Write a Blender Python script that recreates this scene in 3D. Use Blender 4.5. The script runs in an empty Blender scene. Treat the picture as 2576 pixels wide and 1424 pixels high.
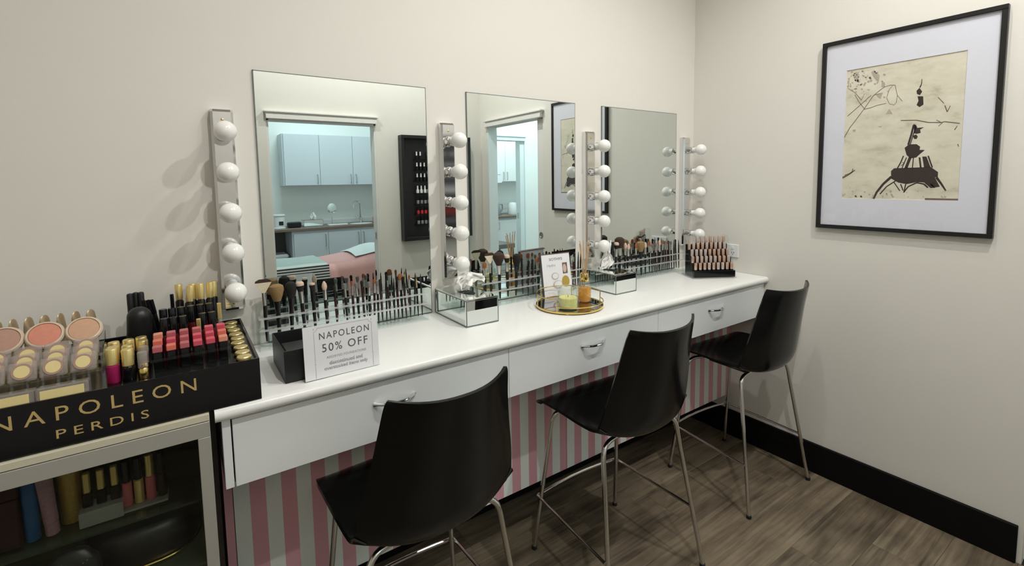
import bpy, math, random
from mathutils import Vector, Matrix
random.seed(7)
PI = math.pi
sc = bpy.context.scene
COL = sc.collection

# ------------------------------------------------------------------ camera, light, exposure
cam_d = bpy.data.cameras.new('camera')
cam = bpy.data.objects.new('camera', cam_d); COL.objects.link(cam); sc.camera = cam
cam_d.sensor_width = 36.0
cam_d.lens = 1208.49 / 2576 * 36
cam_d.shift_x = 0.00076
cam_d.shift_y = (559.33 - 712) / 2576
cam_d.clip_start = 0.02
def cam_axes(yaw, pitch, roll):
    cy, sy, cp, sp = math.cos(yaw), math.sin(yaw), math.cos(pitch), math.sin(pitch)
    f = Vector((sy*cp, cy*cp, -sp)); r = Vector((cy, -sy, 0)); u = r.cross(f)
    c, s = math.cos(roll), math.sin(roll)
    return c*r + s*u, -s*r + c*u, f
cr, cu, cf = cam_axes(0.60292324, 0.08721527, -0.01565583)
cam.matrix_world = Matrix(((cr.x, cu.x, -cf.x, -2.55006), (cr.y, cu.y, -cf.y, -1.77101), (cr.z, cu.z, -cf.z, 1.48801), (0, 0, 0, 1)))

world = bpy.data.worlds.new('world'); sc.world = world; world.use_nodes = True
world.node_tree.nodes['Background'].inputs[0].default_value = (0.55, 0.57, 0.6, 1)
world.node_tree.nodes['Background'].inputs[1].default_value = 0.02

CEIL = 3.3
# x, y, watts, cone, what it hangs above; the last two are unseen, added as fill
DOWNLIGHTS = [(-1.35, -0.87, 23, 134, 'above the vanity by the first tissue box'), (-0.63, -1.1, 15, 140, 'above the stool near the picture wall'), (-3.45, -0.86, 4, 140, 'nearest the glass showcase'), (-2.0, -1.75, 57, 160, 'added as fill in front of the opposite doorway'), (-0.85, -1.75, 66, 160, 'added as fill by the sliding doorway')]
for x, y, w, ang, _ in DOWNLIGHTS:
    l = bpy.data.lights.new('downlight_lamp', 'SPOT'); l.energy = w; l.spot_size = math.radians(ang); l.spot_blend = 0.7
    l.shadow_soft_size = 0.022; l.color = (1.0, 0.993, 0.95)
    o = bpy.data.objects.new('downlight_lamp', l); o.location = (x, y, CEIL - 0.035); COL.objects.link(o)
for x, y, w, sx in ((-1.1, -4.1, 40, 0.9), (1.3, -2.4, 52, 0.5), (1.9, -4.5, 48, 0.6)):
    l = bpy.data.lights.new('room_panel_lamp', 'AREA'); l.energy = w; l.size = sx; l.color = (0.80, 0.97, 1.0)
    o = bpy.data.objects.new('room_panel_lamp', l); o.location = (x, y, CEIL - 0.03); COL.objects.link(o)

sc.view_settings.view_transform = 'Standard'
sc.view_settings.look = 'None'
sc.view_settings.exposure = 0.26
sc.view_settings.gamma = 1.0
sc.view_settings.use_curve_mapping = False
sc.cycles.max_bounces = 14; sc.cycles.transparent_max_bounces = 24
sc.cycles.glossy_bounces = 8; sc.cycles.transmission_bounces = 10; sc.cycles.diffuse_bounces = 5
sc.cycles.sample_clamp_indirect = 4.0
sc.cycles.use_denoising = True

# ------------------------------------------------------------------ materials
def mat(name, col, rough=0.5, metal=0.0, spec=0.5, noise=0.0, nscale=40.0, bump=0.0, trans=0.0, ior=1.45, coat=0.0, emit=None, estr=0.0):
    m = bpy.data.materials.new(name); m.use_nodes = True
    nt = m.node_tree; b = nt.nodes['Principled BSDF']
    b.inputs['Base Color'].default_value = (*col, 1); b.inputs['Roughness'].default_value = rough
    b.inputs['Metallic'].default_value = metal; b.inputs['Specular IOR Level'].default_value = spec
    b.inputs['Transmission Weight'].default_value = trans; b.inputs['IOR'].default_value = ior
    b.inputs['Coat Weight'].default_value = coat
    if emit: b.inputs['Emission Color'].default_value = (*emit, 1); b.inputs['Emission Strength'].default_value = estr
    if noise or bump:
        tc = nt.nodes.new('ShaderNodeTexCoord'); n = nt.nodes.new('ShaderNodeTexNoise')
        n.inputs['Scale'].default_value = nscale; n.inputs['Detail'].default_value = 4
        nt.links.new(tc.outputs['Object'], n.inputs['Vector'])
        if noise:
            mx = nt.nodes.new('ShaderNodeMix'); mx.data_type = 'RGBA'
            mx.inputs['A'].default_value = (*[c*(1-noise) for c in col], 1); mx.inputs['B'].default_value = (*[min(1, c*(1+noise)) for c in col], 1)
            nt.links.new(n.outputs['Fac'], mx.inputs['Factor']); nt.links.new(mx.outputs['Result'], b.inputs['Base Color'])
        if bump:
            bp = nt.nodes.new('ShaderNodeBump'); bp.inputs['Strength'].default_value = bump; bp.inputs['Distance'].default_value = 0.002
            nt.links.new(n.outputs['Fac'], bp.inputs['Height']); nt.links.new(bp.outputs['Normal'], b.inputs['Normal'])
    return m

def clear(name, tint=(0.95, 0.97, 0.96), ior=1.45, rough=0.02, body=None, bodyfac=0.0):
    """thin clear plastic or glass: light passes straight through, the surface reflects by Fresnel"""
    m = bpy.data.materials.new(name); m.use_nodes = True
    nt = m.node_tree; nt.nodes.remove(nt.nodes['Principled BSDF']); out = nt.nodes['Material Output']
    t = nt.nodes.new('ShaderNodeBsdfTransparent'); t.inputs[0].default_value = (*tint, 1)
    g = nt.nodes.new('ShaderNodeBsdfGlossy'); g.inputs['Roughness'].default_value = rough
    fr = nt.nodes.new('ShaderNodeFresnel'); fr.inputs[0].default_value = ior
    mx = nt.nodes.new('ShaderNodeMixShader')
    ge = nt.nodes.new('ShaderNodeNewGeometry'); inv = nt.nodes.new('ShaderNodeMath'); inv.operation = 'SUBTRACT'; inv.inputs[0].default_value = 1.0
    nt.links.new(ge.outputs['Backfacing'], inv.inputs[1])
    mu = nt.nodes.new('ShaderNodeMath'); mu.operation = 'MULTIPLY'; nt.links.new(fr.outputs[0], mu.inputs[0]); nt.links.new(inv.outputs[0], mu.inputs[1])
    nt.links.new(mu.outputs[0], mx.inputs[0])      # reflect on the outer faces only
    src = t.outputs[0]
    if body:
        d = nt.nodes.new('ShaderNodeBsdfDiffuse'); d.inputs[0].default_value = (*body, 1)
        m2 = nt.nodes.new('ShaderNodeMixShader'); m2.inputs[0].default_value = bodyfac
        nt.links.new(t.outputs[0], m2.inputs[1]); nt.links.new(d.outputs[0], m2.inputs[2]); src = m2.outputs[0]
    nt.links.new(src, mx.inputs[1]); nt.links.new(g.outputs[0], mx.inputs[2]); nt.links.new(mx.outputs[0], out.inputs[0])
    return m

M = {}
M['wall'] = mat('wall_paint', (0.74, 0.715, 0.665), 0.62, spec=0.25, noise=0.012, nscale=9, bump=0.03)
M['ceil'] = mat('ceiling_paint', (0.78, 0.77, 0.74), 0.8)
M['wall_cool'] = mat('wall_paint_cool', (0.84, 0.87, 0.85), 0.6, spec=0.25, noise=0.01, nscale=9)
M['white_lam'] = mat('white_laminate', (0.79, 0.815, 0.83), 0.35, noise=0.01, nscale=30)
M['worktop'] = mat('white_worktop', (0.84, 0.84, 0.825), 0.28, noise=0.012, nscale=60)
M['gapdark'] = mat('dark_gap', (0.035, 0.03, 0.025), 0.6)
M['trim'] = mat('door_trim_paint', (0.76, 0.75, 0.72), 0.35)
M['trim_cool'] = mat('door_trim_cool', (0.72, 0.78, 0.79), 0.35)
M['base_black'] = mat('black_skirting', (0.005, 0.005, 0.005), 0.6, spec=0.15, noise=0.2)
M['black_gloss'] = mat('black_gloss_plastic', (0.006, 0.006, 0.007), 0.16, noise=0.1)
M['shell'] = mat('stool_shell_plastic', (0.005, 0.005, 0.005), 0.17, spec=0.32, noise=0.1, nscale=20)
M['black_satin'] = mat('black_satin_plastic', (0.012, 0.012, 0.013), 0.4, noise=0.15)
M['black_acr'] = mat('black_acrylic', (0.006, 0.006, 0.007), 0.12, noise=0.05)
M['rubber'] = mat('black_rubber', (0.01, 0.01, 0.01), 0.7)
M['chrome'] = mat('chrome', (0.78, 0.78, 0.79), 0.08, 1.0, noise=0.01)
M['chrome_leg'] = mat('chrome_tube', (0.62, 0.60, 0.57), 0.16, 1.0, noise=0.02)
M['steel'] = mat('brushed_steel', (0.55, 0.55, 0.55), 0.3, 1.0, noise=0.03)
M['alu'] = mat('aluminium_frame', (0.45, 0.44, 0.40), 0.5, 0.35, noise=0.03, nscale=90)
M['cream'] = mat('cream_edge', (0.62, 0.58, 0.45), 0.45, noise=0.02)
M['mirror'] = mat('mirror_silver', (0.745, 0.79, 0.775), 0.0, 1.0)
M['mirror_box'] = mat('mirror_panel', (0.86, 0.90, 0.88), 0.015, 1.0)
M['mirror_edge'] = mat('mirror_glass_edge', (0.16, 0.19, 0.18), 0.25)
M['opal'] = mat('opal_bulb_glass', (0.86, 0.85, 0.825), 0.19, spec=0.7, noise=0.01)
M['gold'] = mat('gold_metal', (0.80, 0.58, 0.20), 0.2, 1.0, noise=0.03)
M['gold_pale'] = mat('pale_gold_cap', (0.86, 0.69, 0.30), 0.30, 0.8, noise=0.02)
M['gold_print'] = mat('gold_lettering', (0.66, 0.48, 0.20), 0.35, 0.35)
M['rose'] = mat('rose_gold', (0.80, 0.56, 0.44), 0.28, 0.85, noise=0.03)
M['nude'] = mat('nude_metal', (0.72, 0.60, 0.55), 0.3, 0.7, noise=0.03)
M['acr'] = clear('clear_acrylic', (0.95, 0.97, 0.965))
M['acr_edge'] = clear('acrylic_edge', (0.92, 0.93, 0.925), 1.5, 0.1, (0.8, 0.8, 0.79), 0.30)
M['acr_row'] = clear('clear_compact_case', (0.93, 0.91, 0.90), 1.35, 0.12, (0.62, 0.56, 0.52), 0.25)
M['glass'] = clear('clear_glass', (0.95, 0.97, 0.965), 1.9, 0.03, (0.8, 0.82, 0.8), 0.06)
M['glass_dim'] = clear('showcase_glass', (0.88, 0.90, 0.86), 1.5, 0.0)
M['picglass'] = clear('picture_glass', (0.98, 0.98, 0.985), 1.5, 0.0)
M['tissue'] = mat('tissue_paper', (0.86, 0.85, 0.83), 0.9, bump=0.4, nscale=60)
M['paper'] = mat('white_card', (0.80, 0.80, 0.83), 0.6)
M['ink'] = mat('grey_ink', (0.10, 0.10, 0.11), 0.6)
M['ink_soft'] = mat('soft_grey_ink', (0.33, 0.33, 0.36), 0.6)
M['mat_board'] = mat('white_mat_board', (0.76, 0.765, 0.83), 0.8)
M['frame'] = mat('black_wood_frame', (0.010, 0.009, 0.009), 0.4, noise=0.2)
M['wax'] = mat('yellow_wax', (0.86, 0.80, 0.25), 0.45, noise=0.05)
M['amber'] = clear('amber_oil', (0.98, 0.66, 0.12), 1.2, 0.05, (0.95, 0.48, 0.02), 0.5)
M['reed'] = mat('rattan_reed', (0.62, 0.40, 0.22), 0.7, noise=0.1)
M['handle_black'] = mat('brush_handle_black', (0.010, 0.009, 0.009), 0.25, noise=0.1)
M['handle_wine'] = mat('brush_handle_wine', (0.035, 0.012, 0.014), 0.25, noise=0.1)
M['ferr_silver'] = mat('silver_ferrule', (0.72, 0.70, 0.66), 0.25, 1.0, noise=0.02)
M['hair_black'] = mat('black_bristle', (0.012, 0.010, 0.009), 0.9, noise=0.3, nscale=300)
M['hair_brown'] = mat('dark_brown_bristle', (0.045, 0.026, 0.018), 0.9, noise=0.4, nscale=300)
M['hair_tan'] = mat('tan_bristle', (0.26, 0.165, 0.07), 0.9, noise=0.35, nscale=250)
M['hair_cream'] = mat('cream_bristle', (0.66, 0.58, 0.42), 0.9, noise=0.2, nscale=250)
M['hair_pale'] = mat('pale_bristle', (0.62, 0.46, 0.37), 0.9, noise=0.2, nscale=250)
M['hair_rust'] = mat('rust_bristle', (0.24, 0.085, 0.03), 0.9, noise=0.3, nscale=250)
M['hair_grey'] = mat('grey_bristle', (0.16, 0.15, 0.145), 0.9, noise=0.3, nscale=250)
M['lip_pink'] = mat('pink_lacquer', (0.62, 0.085, 0.13), 0.3)
M['lip_coral'] = mat('coral_lacquer', (0.72, 0.17, 0.12), 0.3)
M['lip_rose'] = mat('dusty_rose_lacquer', (0.48, 0.12, 0.14), 0.3)
M['lip_peach'] = mat('peach_lacquer', (0.70, 0.27, 0.18), 0.3)
M['gloss_pink'] = clear('pink_gloss_liquid', (0.85, 0.15, 0.35), 1.3, 0.05, (0.55, 0.03, 0.17), 0.6)
M['gloss_red'] = clear('dark_red_lacquer', (0.35, 0.03, 0.04), 1.3, 0.05, (0.10, 0.008, 0.01), 0.7)
M['label_yellow'] = mat('pale_yellow_label', (0.72, 0.60, 0.29), 0.5)
M['blush_coral'] = mat('coral_blush_powder', (0.60, 0.24, 0.17), 0.85, noise=0.1, nscale=120)
M['blush_peach'] = mat('peach_blush_powder', (0.55, 0.33, 0.22), 0.85, noise=0.1, nscale=120)
M['blush_rose'] = mat('brown_blush_powder', (0.42, 0.25, 0.19), 0.85, noise=0.1, nscale=120)
M['bronze_tube'] = mat('bronze_tube', (0.42, 0.32, 0.20), 0.35, 0.55, noise=0.06)
M['tube_blue'] = mat('blue_tube', (0.01, 0.08, 0.24), 0.4, noise=0.1)
M['tube_pink'] = mat('glitter_pink_tube', (0.36, 0.20, 0.25), 0.45, noise=0.3, nscale=200)
M['tube_gold'] = mat('glitter_gold_tube', (0.34, 0.22, 0.06), 0.4, 0.4, noise=0.3, nscale=200)
M['plastic_white'] = mat('white_plastic', (0.78, 0.79, 0.79), 0.3)
M['cab'] = mat('cabinet_front', (0.60, 0.64, 0.68), 0.4)
M['bench'] = mat('wood_benchtop', (0.19, 0.14, 0.11), 0.45, noise=0.2, nscale=14)
M['dark_inner'] = mat('dark_grey_panel', (0.13, 0.12, 0.12), 0.6)  # plain dark grey for the plinth, bench support panel and side table
M['pink_blanket'] = mat('pink_blanket', (0.64, 0.36, 0.34), 0.95, noise=0.08, bump=0.3, nscale=60)
M['towel_green'] = mat('sage_towel', (0.40, 0.47, 0.44), 0.95, noise=0.06, bump=0.4, nscale=90)
M['towel_pale'] = mat('pale_towel', (0.62, 0.66, 0.65), 0.95, noise=0.05, bump=0.4, nscale=90)
M['tile_floor'] = mat('room_vinyl', (0.22, 0.17, 0.13), 0.5, noise=0.15, nscale=6)
M['pol_white'] = mat('white_polish', (0.8, 0.8, 0.8), 0.2)
M['pol_red'] = mat('red_polish', (0.55, 0.03, 0.03), 0.2)
M['pol_grey'] = mat('grey_polish', (0.25, 0.25, 0.26), 0.2)
M['pol_orange'] = mat('orange_polish', (0.6, 0.2, 0.05), 0.2)
M['pink_pack'] = mat('magenta_pack', (0.55, 0.05, 0.20), 0.4)

def wood():
    m = bpy.data.materials.new('oak_vinyl_plank'); m.use_nodes = True
    nt = m.node_tree; b = nt.nodes['Principled BSDF']; L = nt.links.new
    tc = nt.nodes.new('ShaderNodeTexCoord'); oi = nt.nodes.new('ShaderNodeObjectInfo')
    vm = nt.nodes.new('ShaderNodeVectorMath'); vm.operation = 'SCALE'; vm.inputs['Scale'].default_value = 37.0
    cx = nt.nodes.new('ShaderNodeCombineXYZ'); L(oi.outputs['Random'], cx.inputs[0]); L(oi.outputs['Random'], cx.inputs[1])
    L(cx.outputs[0], vm.inputs[0])
    ad = nt.nodes.new('ShaderNodeVectorMath'); ad.operation = 'ADD'; L(tc.outputs['Object'], ad.inputs[0]); L(vm.outputs[0], ad.inputs[1])
    mp = nt.nodes.new('ShaderNodeMapping'); mp.inputs['Scale'].default_value = (1.1, 24, 1); L(ad.outputs[0], mp.inputs[0])
    n1 = nt.nodes.new('ShaderNodeTexNoise'); n1.inputs['Scale'].default_value = 2.2; n1.inputs['Detail'].default_value = 7; n1.inputs['Distortion'].default_value = 1.1
    L(mp.outputs[0], n1.inputs['Vector'])
    mp2 = nt.nodes.new('ShaderNodeMapping'); mp2.inputs['Scale'].default_value = (2.5, 5, 1); L(ad.outputs[0], mp2.inputs[0])
    n2 = nt.nodes.new('ShaderNodeTexNoise'); n2.inputs['Scale'].default_value = 1.6; n2.inputs['Detail'].default_value = 3; L(mp2.outputs[0], n2.inputs['Vector'])
    r = nt.nodes.new('ShaderNodeValToRGB'); e = r.color_ramp.elements
    e[0].position = 0.33; e[0].color = (0.050, 0.038, 0.026, 1); e[1].position = 0.66; e[1].color = (0.26, 0.206, 0.142, 1)
    mid = e.new(0.5); mid.color = (0.155, 0.12, 0.082, 1)
    mm = nt.nodes.new('ShaderNodeMath'); mm.operation = 'MULTIPLY_ADD'; mm.inputs[1].default_value = 0.55; L(n2.outputs['Fac'], mm.inputs[0])
    m3 = nt.nodes.new('ShaderNodeMath'); m3.operation = 'MULTIPLY'; m3.inputs[1].default_value = 0.46; L(n1.outputs['Fac'], m3.inputs[0]); L(m3.outputs[0], mm.inputs[2])
    L(mm.outputs[0], r.inputs[0])
    hv = nt.nodes.new('ShaderNodeHueSaturation'); L(r.outputs[0], hv.inputs['Color'])
    vr = nt.nodes.new('ShaderNodeMapRange'); vr.inputs['To Min'].default_value = 0.86; vr.inputs['To Max'].default_value = 1.14; L(oi.outputs['Random'], vr.inputs['Value']); L(vr.outputs[0], hv.inputs['Value'])
    L(hv.outputs[0], b.inputs['Base Color'])
    b.inputs['Roughness'].default_value = 0.42; b.inputs['Specular IOR Level'].default_value = 0.4
    bp = nt.nodes.new('ShaderNodeBump'); bp.inputs['Strength'].default_value = 0.12; bp.inputs['Distance'].default_value = 0.001
    L(n1.outputs['Fac'], bp.inputs['Height']); L(bp.outputs[0], b.inputs['Normal'])
    return m
M['wood'] = wood()

def stripes(name, axis, period, phase, duty, ca, cb, rough=0.6):
    """printed stripes: colour A where frac((coord - phase)/period) < duty"""
    m = bpy.data.materials.new(name); m.use_nodes = True
    nt = m.node_tree; b = nt.nodes['Principled BSDF']; L = nt.links.new
    tc = nt.nodes.new('ShaderNodeTexCoord'); sx = nt.nodes.new('ShaderNodeSeparateXYZ'); L(tc.outputs['Object'], sx.inputs[0])
    a = nt.nodes.new('ShaderNodeMath'); a.operation = 'MULTIPLY_ADD'; a.inputs[1].default_value = 1/period; a.inputs[2].default_value = -phase/period + 1000
    L(sx.outputs[axis], a.inputs[0])
    f = nt.nodes.new('ShaderNodeMath'); f.operation = 'FRACT'; L(a.outputs[0], f.inputs[0])
    g = nt.nodes.new('ShaderNodeMath'); g.operation = 'LESS_THAN'; g.inputs[1].default_value = duty; L(f.outputs[0], g.inputs[0])
    mx = nt.nodes.new('ShaderNodeMix'); mx.data_type = 'RGBA'; mx.inputs['A'].default_value = (*cb, 1); mx.inputs['B'].default_value = (*ca, 1)
    L(g.outputs[0], mx.inputs['Factor']); L(mx.outputs['Result'], b.inputs['Base Color'])
    b.inputs['Roughness'].default_value = rough; b.inputs['Specular IOR Level'].default_value = 0.3
    return m

# ------------------------------------------------------------------ mesh building
class MB:
    def __init__(s): s.v = []; s.f = []; s.mi = []; s.m = 0
    def add(s, vs, fs):
        o = len(s.v); s.v += [Vector(p) for p in vs]
        for f in fs: s.f.append(tuple(i+o for i in f)); s.mi.append(s.m)
        return s
    def box(s, x0, x1, y0, y1, z0, z1, c=0.0):
        x0, x1 = min(x0, x1), max(x0, x1); y0, y1 = min(y0, y1), max(y0, y1); z0, z1 = min(z0, z1), max(z0, z1)
        if c <= 0:
            vs = [(x, y, z) for x in (x0, x1) for y in (y0, y1) for z in (z0, z1)]
            return s.add(vs, [(0, 1, 3, 2), (4, 6, 7, 5), (0, 4, 5, 1), (2, 3, 7, 6), (0, 2, 6, 4), (1, 5, 7, 3)])
        c = min(c, (x1-x0)/2.01, (y1-y0)/2.01, (z1-z0)/2.01)
        X, Y, Z = (x0, x1), (y0, y1), (z0, z1); vs = []; idx = {}
        for i in (0, 1):
            for j in (0, 1):
                for k in (0, 1):
                    a = [X[i], Y[j], Z[k]]; sg = [c if i == 0 else -c, c if j == 0 else -c, c if k == 0 else -c]
                    for ax in range(3):
                        p = [a[t] + (0 if t == ax else sg[t]) for t in range(3)]
                        idx[(i, j, k, ax)] = len(vs); vs.append(p)
        fs = []
        def q(*k): fs.append(tuple(idx[t] for t in k))
        for i in (0, 1):
            o = [(0, 0), (1, 0), (1, 1), (0, 1)]
            if i == 0: o = o[::-1]
            q(*[(i, a, b, 0) for a, b in o]); q(*[(b, i, a, 1) for a, b in o]); q(*[(a, b, i, 2) for a, b in o])
        for a in (0, 1):
            for b in (0, 1):
                q((a, b, 0, 0), (a, b, 0, 1), (a, b, 1, 1), (a, b, 1, 0))
                q((a, 0, b, 0), (a, 0, b, 2), (a, 1, b, 2), (a, 1, b, 0))
                q((0, a, b, 1), (0, a, b, 2), (1, a, b, 2), (1, a, b, 1))
                for k in (0, 1): q((a, b, k, 0), (a, b, k, 1), (a, b, k, 2))
        return s.add(vs, fs)
    def lathe(s, prof, n=16, at=(0, 0, 0), axis=None, sy=1.0):
        """prof: (r, z) list; r=0 at an end closes it; axis rotates +Z to that direction"""
        R = Vector((0, 0, 1)).rotation_difference(Vector(axis)).to_matrix() if axis is not None else Matrix.Identity(3)
        vs, fs, rings = [], [], []
        for r, z in prof:
            if r <= 1e-7: rings.append([len(vs)]); vs.append((0, 0, z))
            else:
                rings.append(list(range(len(vs), len(vs)+n)))
                for i in range(n):
                    a = 2*PI*i/n; vs.append((r*math.cos(a), sy*r*math.sin(a), z))
        for A, B in zip(rings, rings[1:]):
            if len(A) == 1 and len(B) == 1: continue
            for i in range(n):
                j = (i+1) % n
                if len(A) == 1: fs.append((A[0], B[j], B[i]))
                elif len(B) == 1: fs.append((A[i], A[j], B[0]))
                else: fs.append((A[i], A[j], B[j], B[i]))
        if len(rings[0]) > 1: fs.append(tuple(rings[0][::-1]))
        if len(rings[-1]) > 1: fs.append(tuple(rings[-1]))
        at = Vector(at)
        return s.add([R @ Vector(p) + at for p in vs], fs)
    def cyl(s, r, z0, z1, n=16, at=(0, 0, 0), axis=None, c=0.0):
        p = [(r, z0), (r, z1)] if c <= 0 else [(r-c, z0), (r, z0+c), (r, z1-c), (r-c, z1)]
        return s.lathe(p, n, at, axis)
    def tube(s, pts, r, n=10, closed=False):
        pts = [Vector(p) for p in pts]; N = len(pts)
        rad = r if isinstance(r, (list, tuple)) else [r]*N
        vs, fs = [], []; prev = None
        for i, p in enumerate(pts):
            if closed: t = pts[(i+1) % N] - pts[i-1]
            else: t = pts[min(i+1, N-1)] - pts[max(i-1, 0)]
            t.normalize()
            if prev is None:
                a = Vector((0, 0, 1)) if abs(t.z) < 0.9 else Vector((1, 0, 0))
                u = t.cross(a).normalized()
            else:
                u = (prev - t*prev.dot(t)).normalized()
            prev = u; w = t.cross(u)
            for k in range(n):
                a = 2*PI*k/n; vs.append(p + rad[i]*(math.cos(a)*u + math.sin(a)*w))
        M_ = N if closed else N-1
        for i in range(M_):
            a, b = i*n, ((i+1) % N)*n
            for k in range(n):
                j = (k+1) % n; fs.append((a+k, a+j, b+j, b+k))
        if not closed: fs.append(tuple(range(n-1, -1, -1))); fs.append(tuple(range((N-1)*n, N*n)))
        return s.add(vs, fs)
    def prism(s, poly, d0, d1, fr):
        """poly: 2D points; fr(u, v, d) -> 3D"""
        n = len(poly); vs = [fr(u, v, d0) for u, v in poly] + [fr(u, v, d1) for u, v in poly]
        fs = [tuple(range(n))[::-1], tuple(range(n, 2*n))] + [(i, (i+1) % n, n+(i+1) % n, n+i) for i in range(n)]
        return s.add(vs, fs)
    def grid(s, rows, closed_u=False):
        nr, nc = len(rows), len(rows[0]); vs = [p for r in rows for p in r]; fs = []
        for i in range(nr-1):
            for j in range(nc-1): fs.append((i*nc+j, i*nc+j+1, (i+1)*nc+j+1, (i+1)*nc+j))
        return s.add(vs, fs)
    def xf(s, mtx): s.v = [mtx @ p for p in s.v]; return s

def mesh_of(name, mb, mats, smooth=35):
    me = bpy.data.meshes.new(name); me.from_pydata([tuple(p) for p in mb.v], [], mb.f)
    if not isinstance(mats, (list, tuple)): mats = [mats]
    for m in mats: me.materials.append(m)
    if len(mats) > 1: me.polygons.foreach_set('material_index', mb.mi)
    import bmesh
    bm = bmesh.new(); bm.from_mesh(me); bmesh.ops.recalc_face_normals(bm, faces=bm.faces); bm.to_mesh(me); bm.free()
    if smooth:
        me.shade_smooth(); me.set_sharp_from_angle(angle=math.radians(smooth))
    me.update(); return me

ORG = {}
def thing(name, label, cat, loc=(0, 0, 0), rotz=0.0, group=None, rot=None):
    o = bpy.data.objects.new(name, None); COL.objects.link(o); o.empty_display_size = 0.05
    o.location = loc; o.rotation_euler = rot if rot else (0, 0, rotz)
    o['label'] = label; o['category'] = cat
    if group: o['group'] = group
    ORG[o.name] = Vector(loc); return o
def part(name, mb, m, parent, world=False, smooth=35, label=None):
    if world: mb.xf(Matrix.Translation(-ORG[parent.name]))
    o = bpy.data.objects.new(name, mesh_of(name, mb, m, smooth)); COL.objects.link(o); o.parent = parent
    ORG[o.name] = ORG[parent.name]
    if label: o['label'] = label
    return o
def single(name, mb, m, label, cat, group=None, smooth=35):
    xs = [p.x for p in mb.v]; ys = [p.y for p in mb.v]; z0 = min(p.z for p in mb.v)
    c = Vector(((min(xs)+max(xs))/2, (min(ys)+max(ys))/2, z0)); mb.xf(Matrix.Translation(-c))
    o = bpy.data.objects.new(name, mesh_of(name, mb, m, smooth)); COL.objects.link(o); o.location = c
    o['label'] = label; o['category'] = cat
    if group: o['group'] = group
    ORG[o.name] = c; return o
def struct(name, mb, m, parent=None, smooth=35):
    o = bpy.data.objects.new(name, mesh_of(name, mb, m, smooth)); COL.objects.link(o)
    ORG[o.name] = Vector((0, 0, 0))
    if parent: o.parent = parent
    else: o['kind'] = 'structure'
    return o
def copy_tree(o, parent=None):
    c = o.copy(); COL.objects.link(c)
    if parent is not None: c.parent = parent
    for ch in list(o.children): copy_tree(ch, c)
    return c
def place(o, loc, rot=None, label=None, group=None):
    o.location = loc
    if rot is not None: o.rotation_euler = rot
    if label: o['label'] = label
    if group: o['group'] = group
    return o
class Stock:
    """first call hands out the prototype, later calls a copy with its parts"""
    def __init__(s, proto): s.p = proto; s.used = False
    def get(s):
        if not s.used: s.used = True; return s.p
        return copy_tree(s.p)
ORD = ['first', 'second', 'third', 'fourth', 'fifth', 'sixth', 'seventh', 'eighth', 'ninth', 'tenth', 'eleventh', 'twelfth', 'thirteenth', 'fourteenth', 'fifteenth', 'sixteenth', 'seventeenth', 'eighteenth', 'nineteenth', 'twentieth', 'twenty-first', 'twenty-second', 'twenty-third', 'twenty-fourth', 'twenty-fifth', 'twenty-sixth', 'twenty-seventh', 'twenty-eighth', 'twenty-ninth', 'thirtieth']

def lettering(name, txt, parent, m, mtx, w=None, h=None, space=1.0, label=None, depth=0.0006, bold=0.0, center=True):
    """flat print: the words as a thin mesh; local x along the line, y up; w and h fit the ink box"""
    cu_ = bpy.data.curves.new(name, 'FONT'); cu_.body = txt; cu_.size = 1; cu_.space_character = space; cu_.offset = bold; cu_.resolution_u = 3
    t = bpy.data.objects.new(name, cu_); COL.objects.link(t); bpy.context.view_layer.update()
    dg = bpy.context.evaluated_depsgraph_get(); me = bpy.data.meshes.new_from_object(t.evaluated_get(dg))
    bpy.data.objects.remove(t); bpy.data.curves.remove(cu_)
    xs = [v.co.x for v in me.vertices]; ys = [v.co.y for v in me.vertices]
    x0, x1, y0, y1 = min(xs), max(xs), min(ys), max(ys)
    sx = w/(x1-x0) if w else None; sy_ = h/(y1-y0) if h else None
    sx = sx or sy_; sy_ = sy_ or sx
    for v in me.vertices:
        v.co = Vector(((v.co.x-(x0+x1)/2 if center else v.co.x-x0)*sx, (v.co.y-y0)*sy_, 0))
    import bmesh
    bm = bmesh.new(); bm.from_mesh(me)
    r = bmesh.ops.extrude_face_region(bm, geom=bm.faces[:])
    bmesh.ops.translate(bm, verts=[g for g in r['geom'] if isinstance(g, bmesh.types.BMVert)], vec=(0, 0, depth))
    bm.to_mesh(me); bm.free()
    me.transform(mtx); me.materials.clear(); me.materials.append(m); me.name = name
    o = bpy.data.objects.new(name, me); COL.objects.link(o); o.parent = parent; ORG[o.name] = ORG[parent.name]
    if label: o['label'] = label
    return o
def facing_front(x, y, z):   # text on a plane that faces -y
    return Matrix(((1, 0, 0, x), (0, 0, -1, y), (0, 1, 0, z), (0, 0, 0, 1)))

T = 0.9549          # worktop height
DOPP = -2.47        # the wall opposite the mirrors
XL = -4.1           # far end of the room

# ------------------------------------------------------------------ room shell
floor = struct('floor', MB().box(XL-0.1, 0.1, DOPP-0.1, 0.1, -0.06, -0.006), M['gapdark'])
PW, PL = 0.181, 1.22
r = 0; y = 0.0
while y > DOPP + 0.001:
    y0 = max(DOPP, y-PW); off = (0.0, 0.47, 0.83, 0.22, 0.66, 1.05)[r % 6] + 0.11*(r//6)
    x = XL - PL + off
    while x < 0:
        a, b = max(x, XL), min(x+PL, 0.0)
        if b - a > 0.01:
            p = struct('plank', MB().box(a+0.0003, b-0.0003, y0+0.0003, y-0.0003, -0.006, 0.0, 0.0006), M['wood'], floor, smooth=0)
        x += PL
    y -= PW; r += 1
struct('floor_treatment_room', MB().box(-3.0, 0.1, -5.62, DOPP-0.1, -0.06, 0), M['tile_floor'])
struct('floor_hallway', MB().box(0.1, 3.4, -5.4, -0.9, -0.06, 0), M['tile_floor'])
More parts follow.
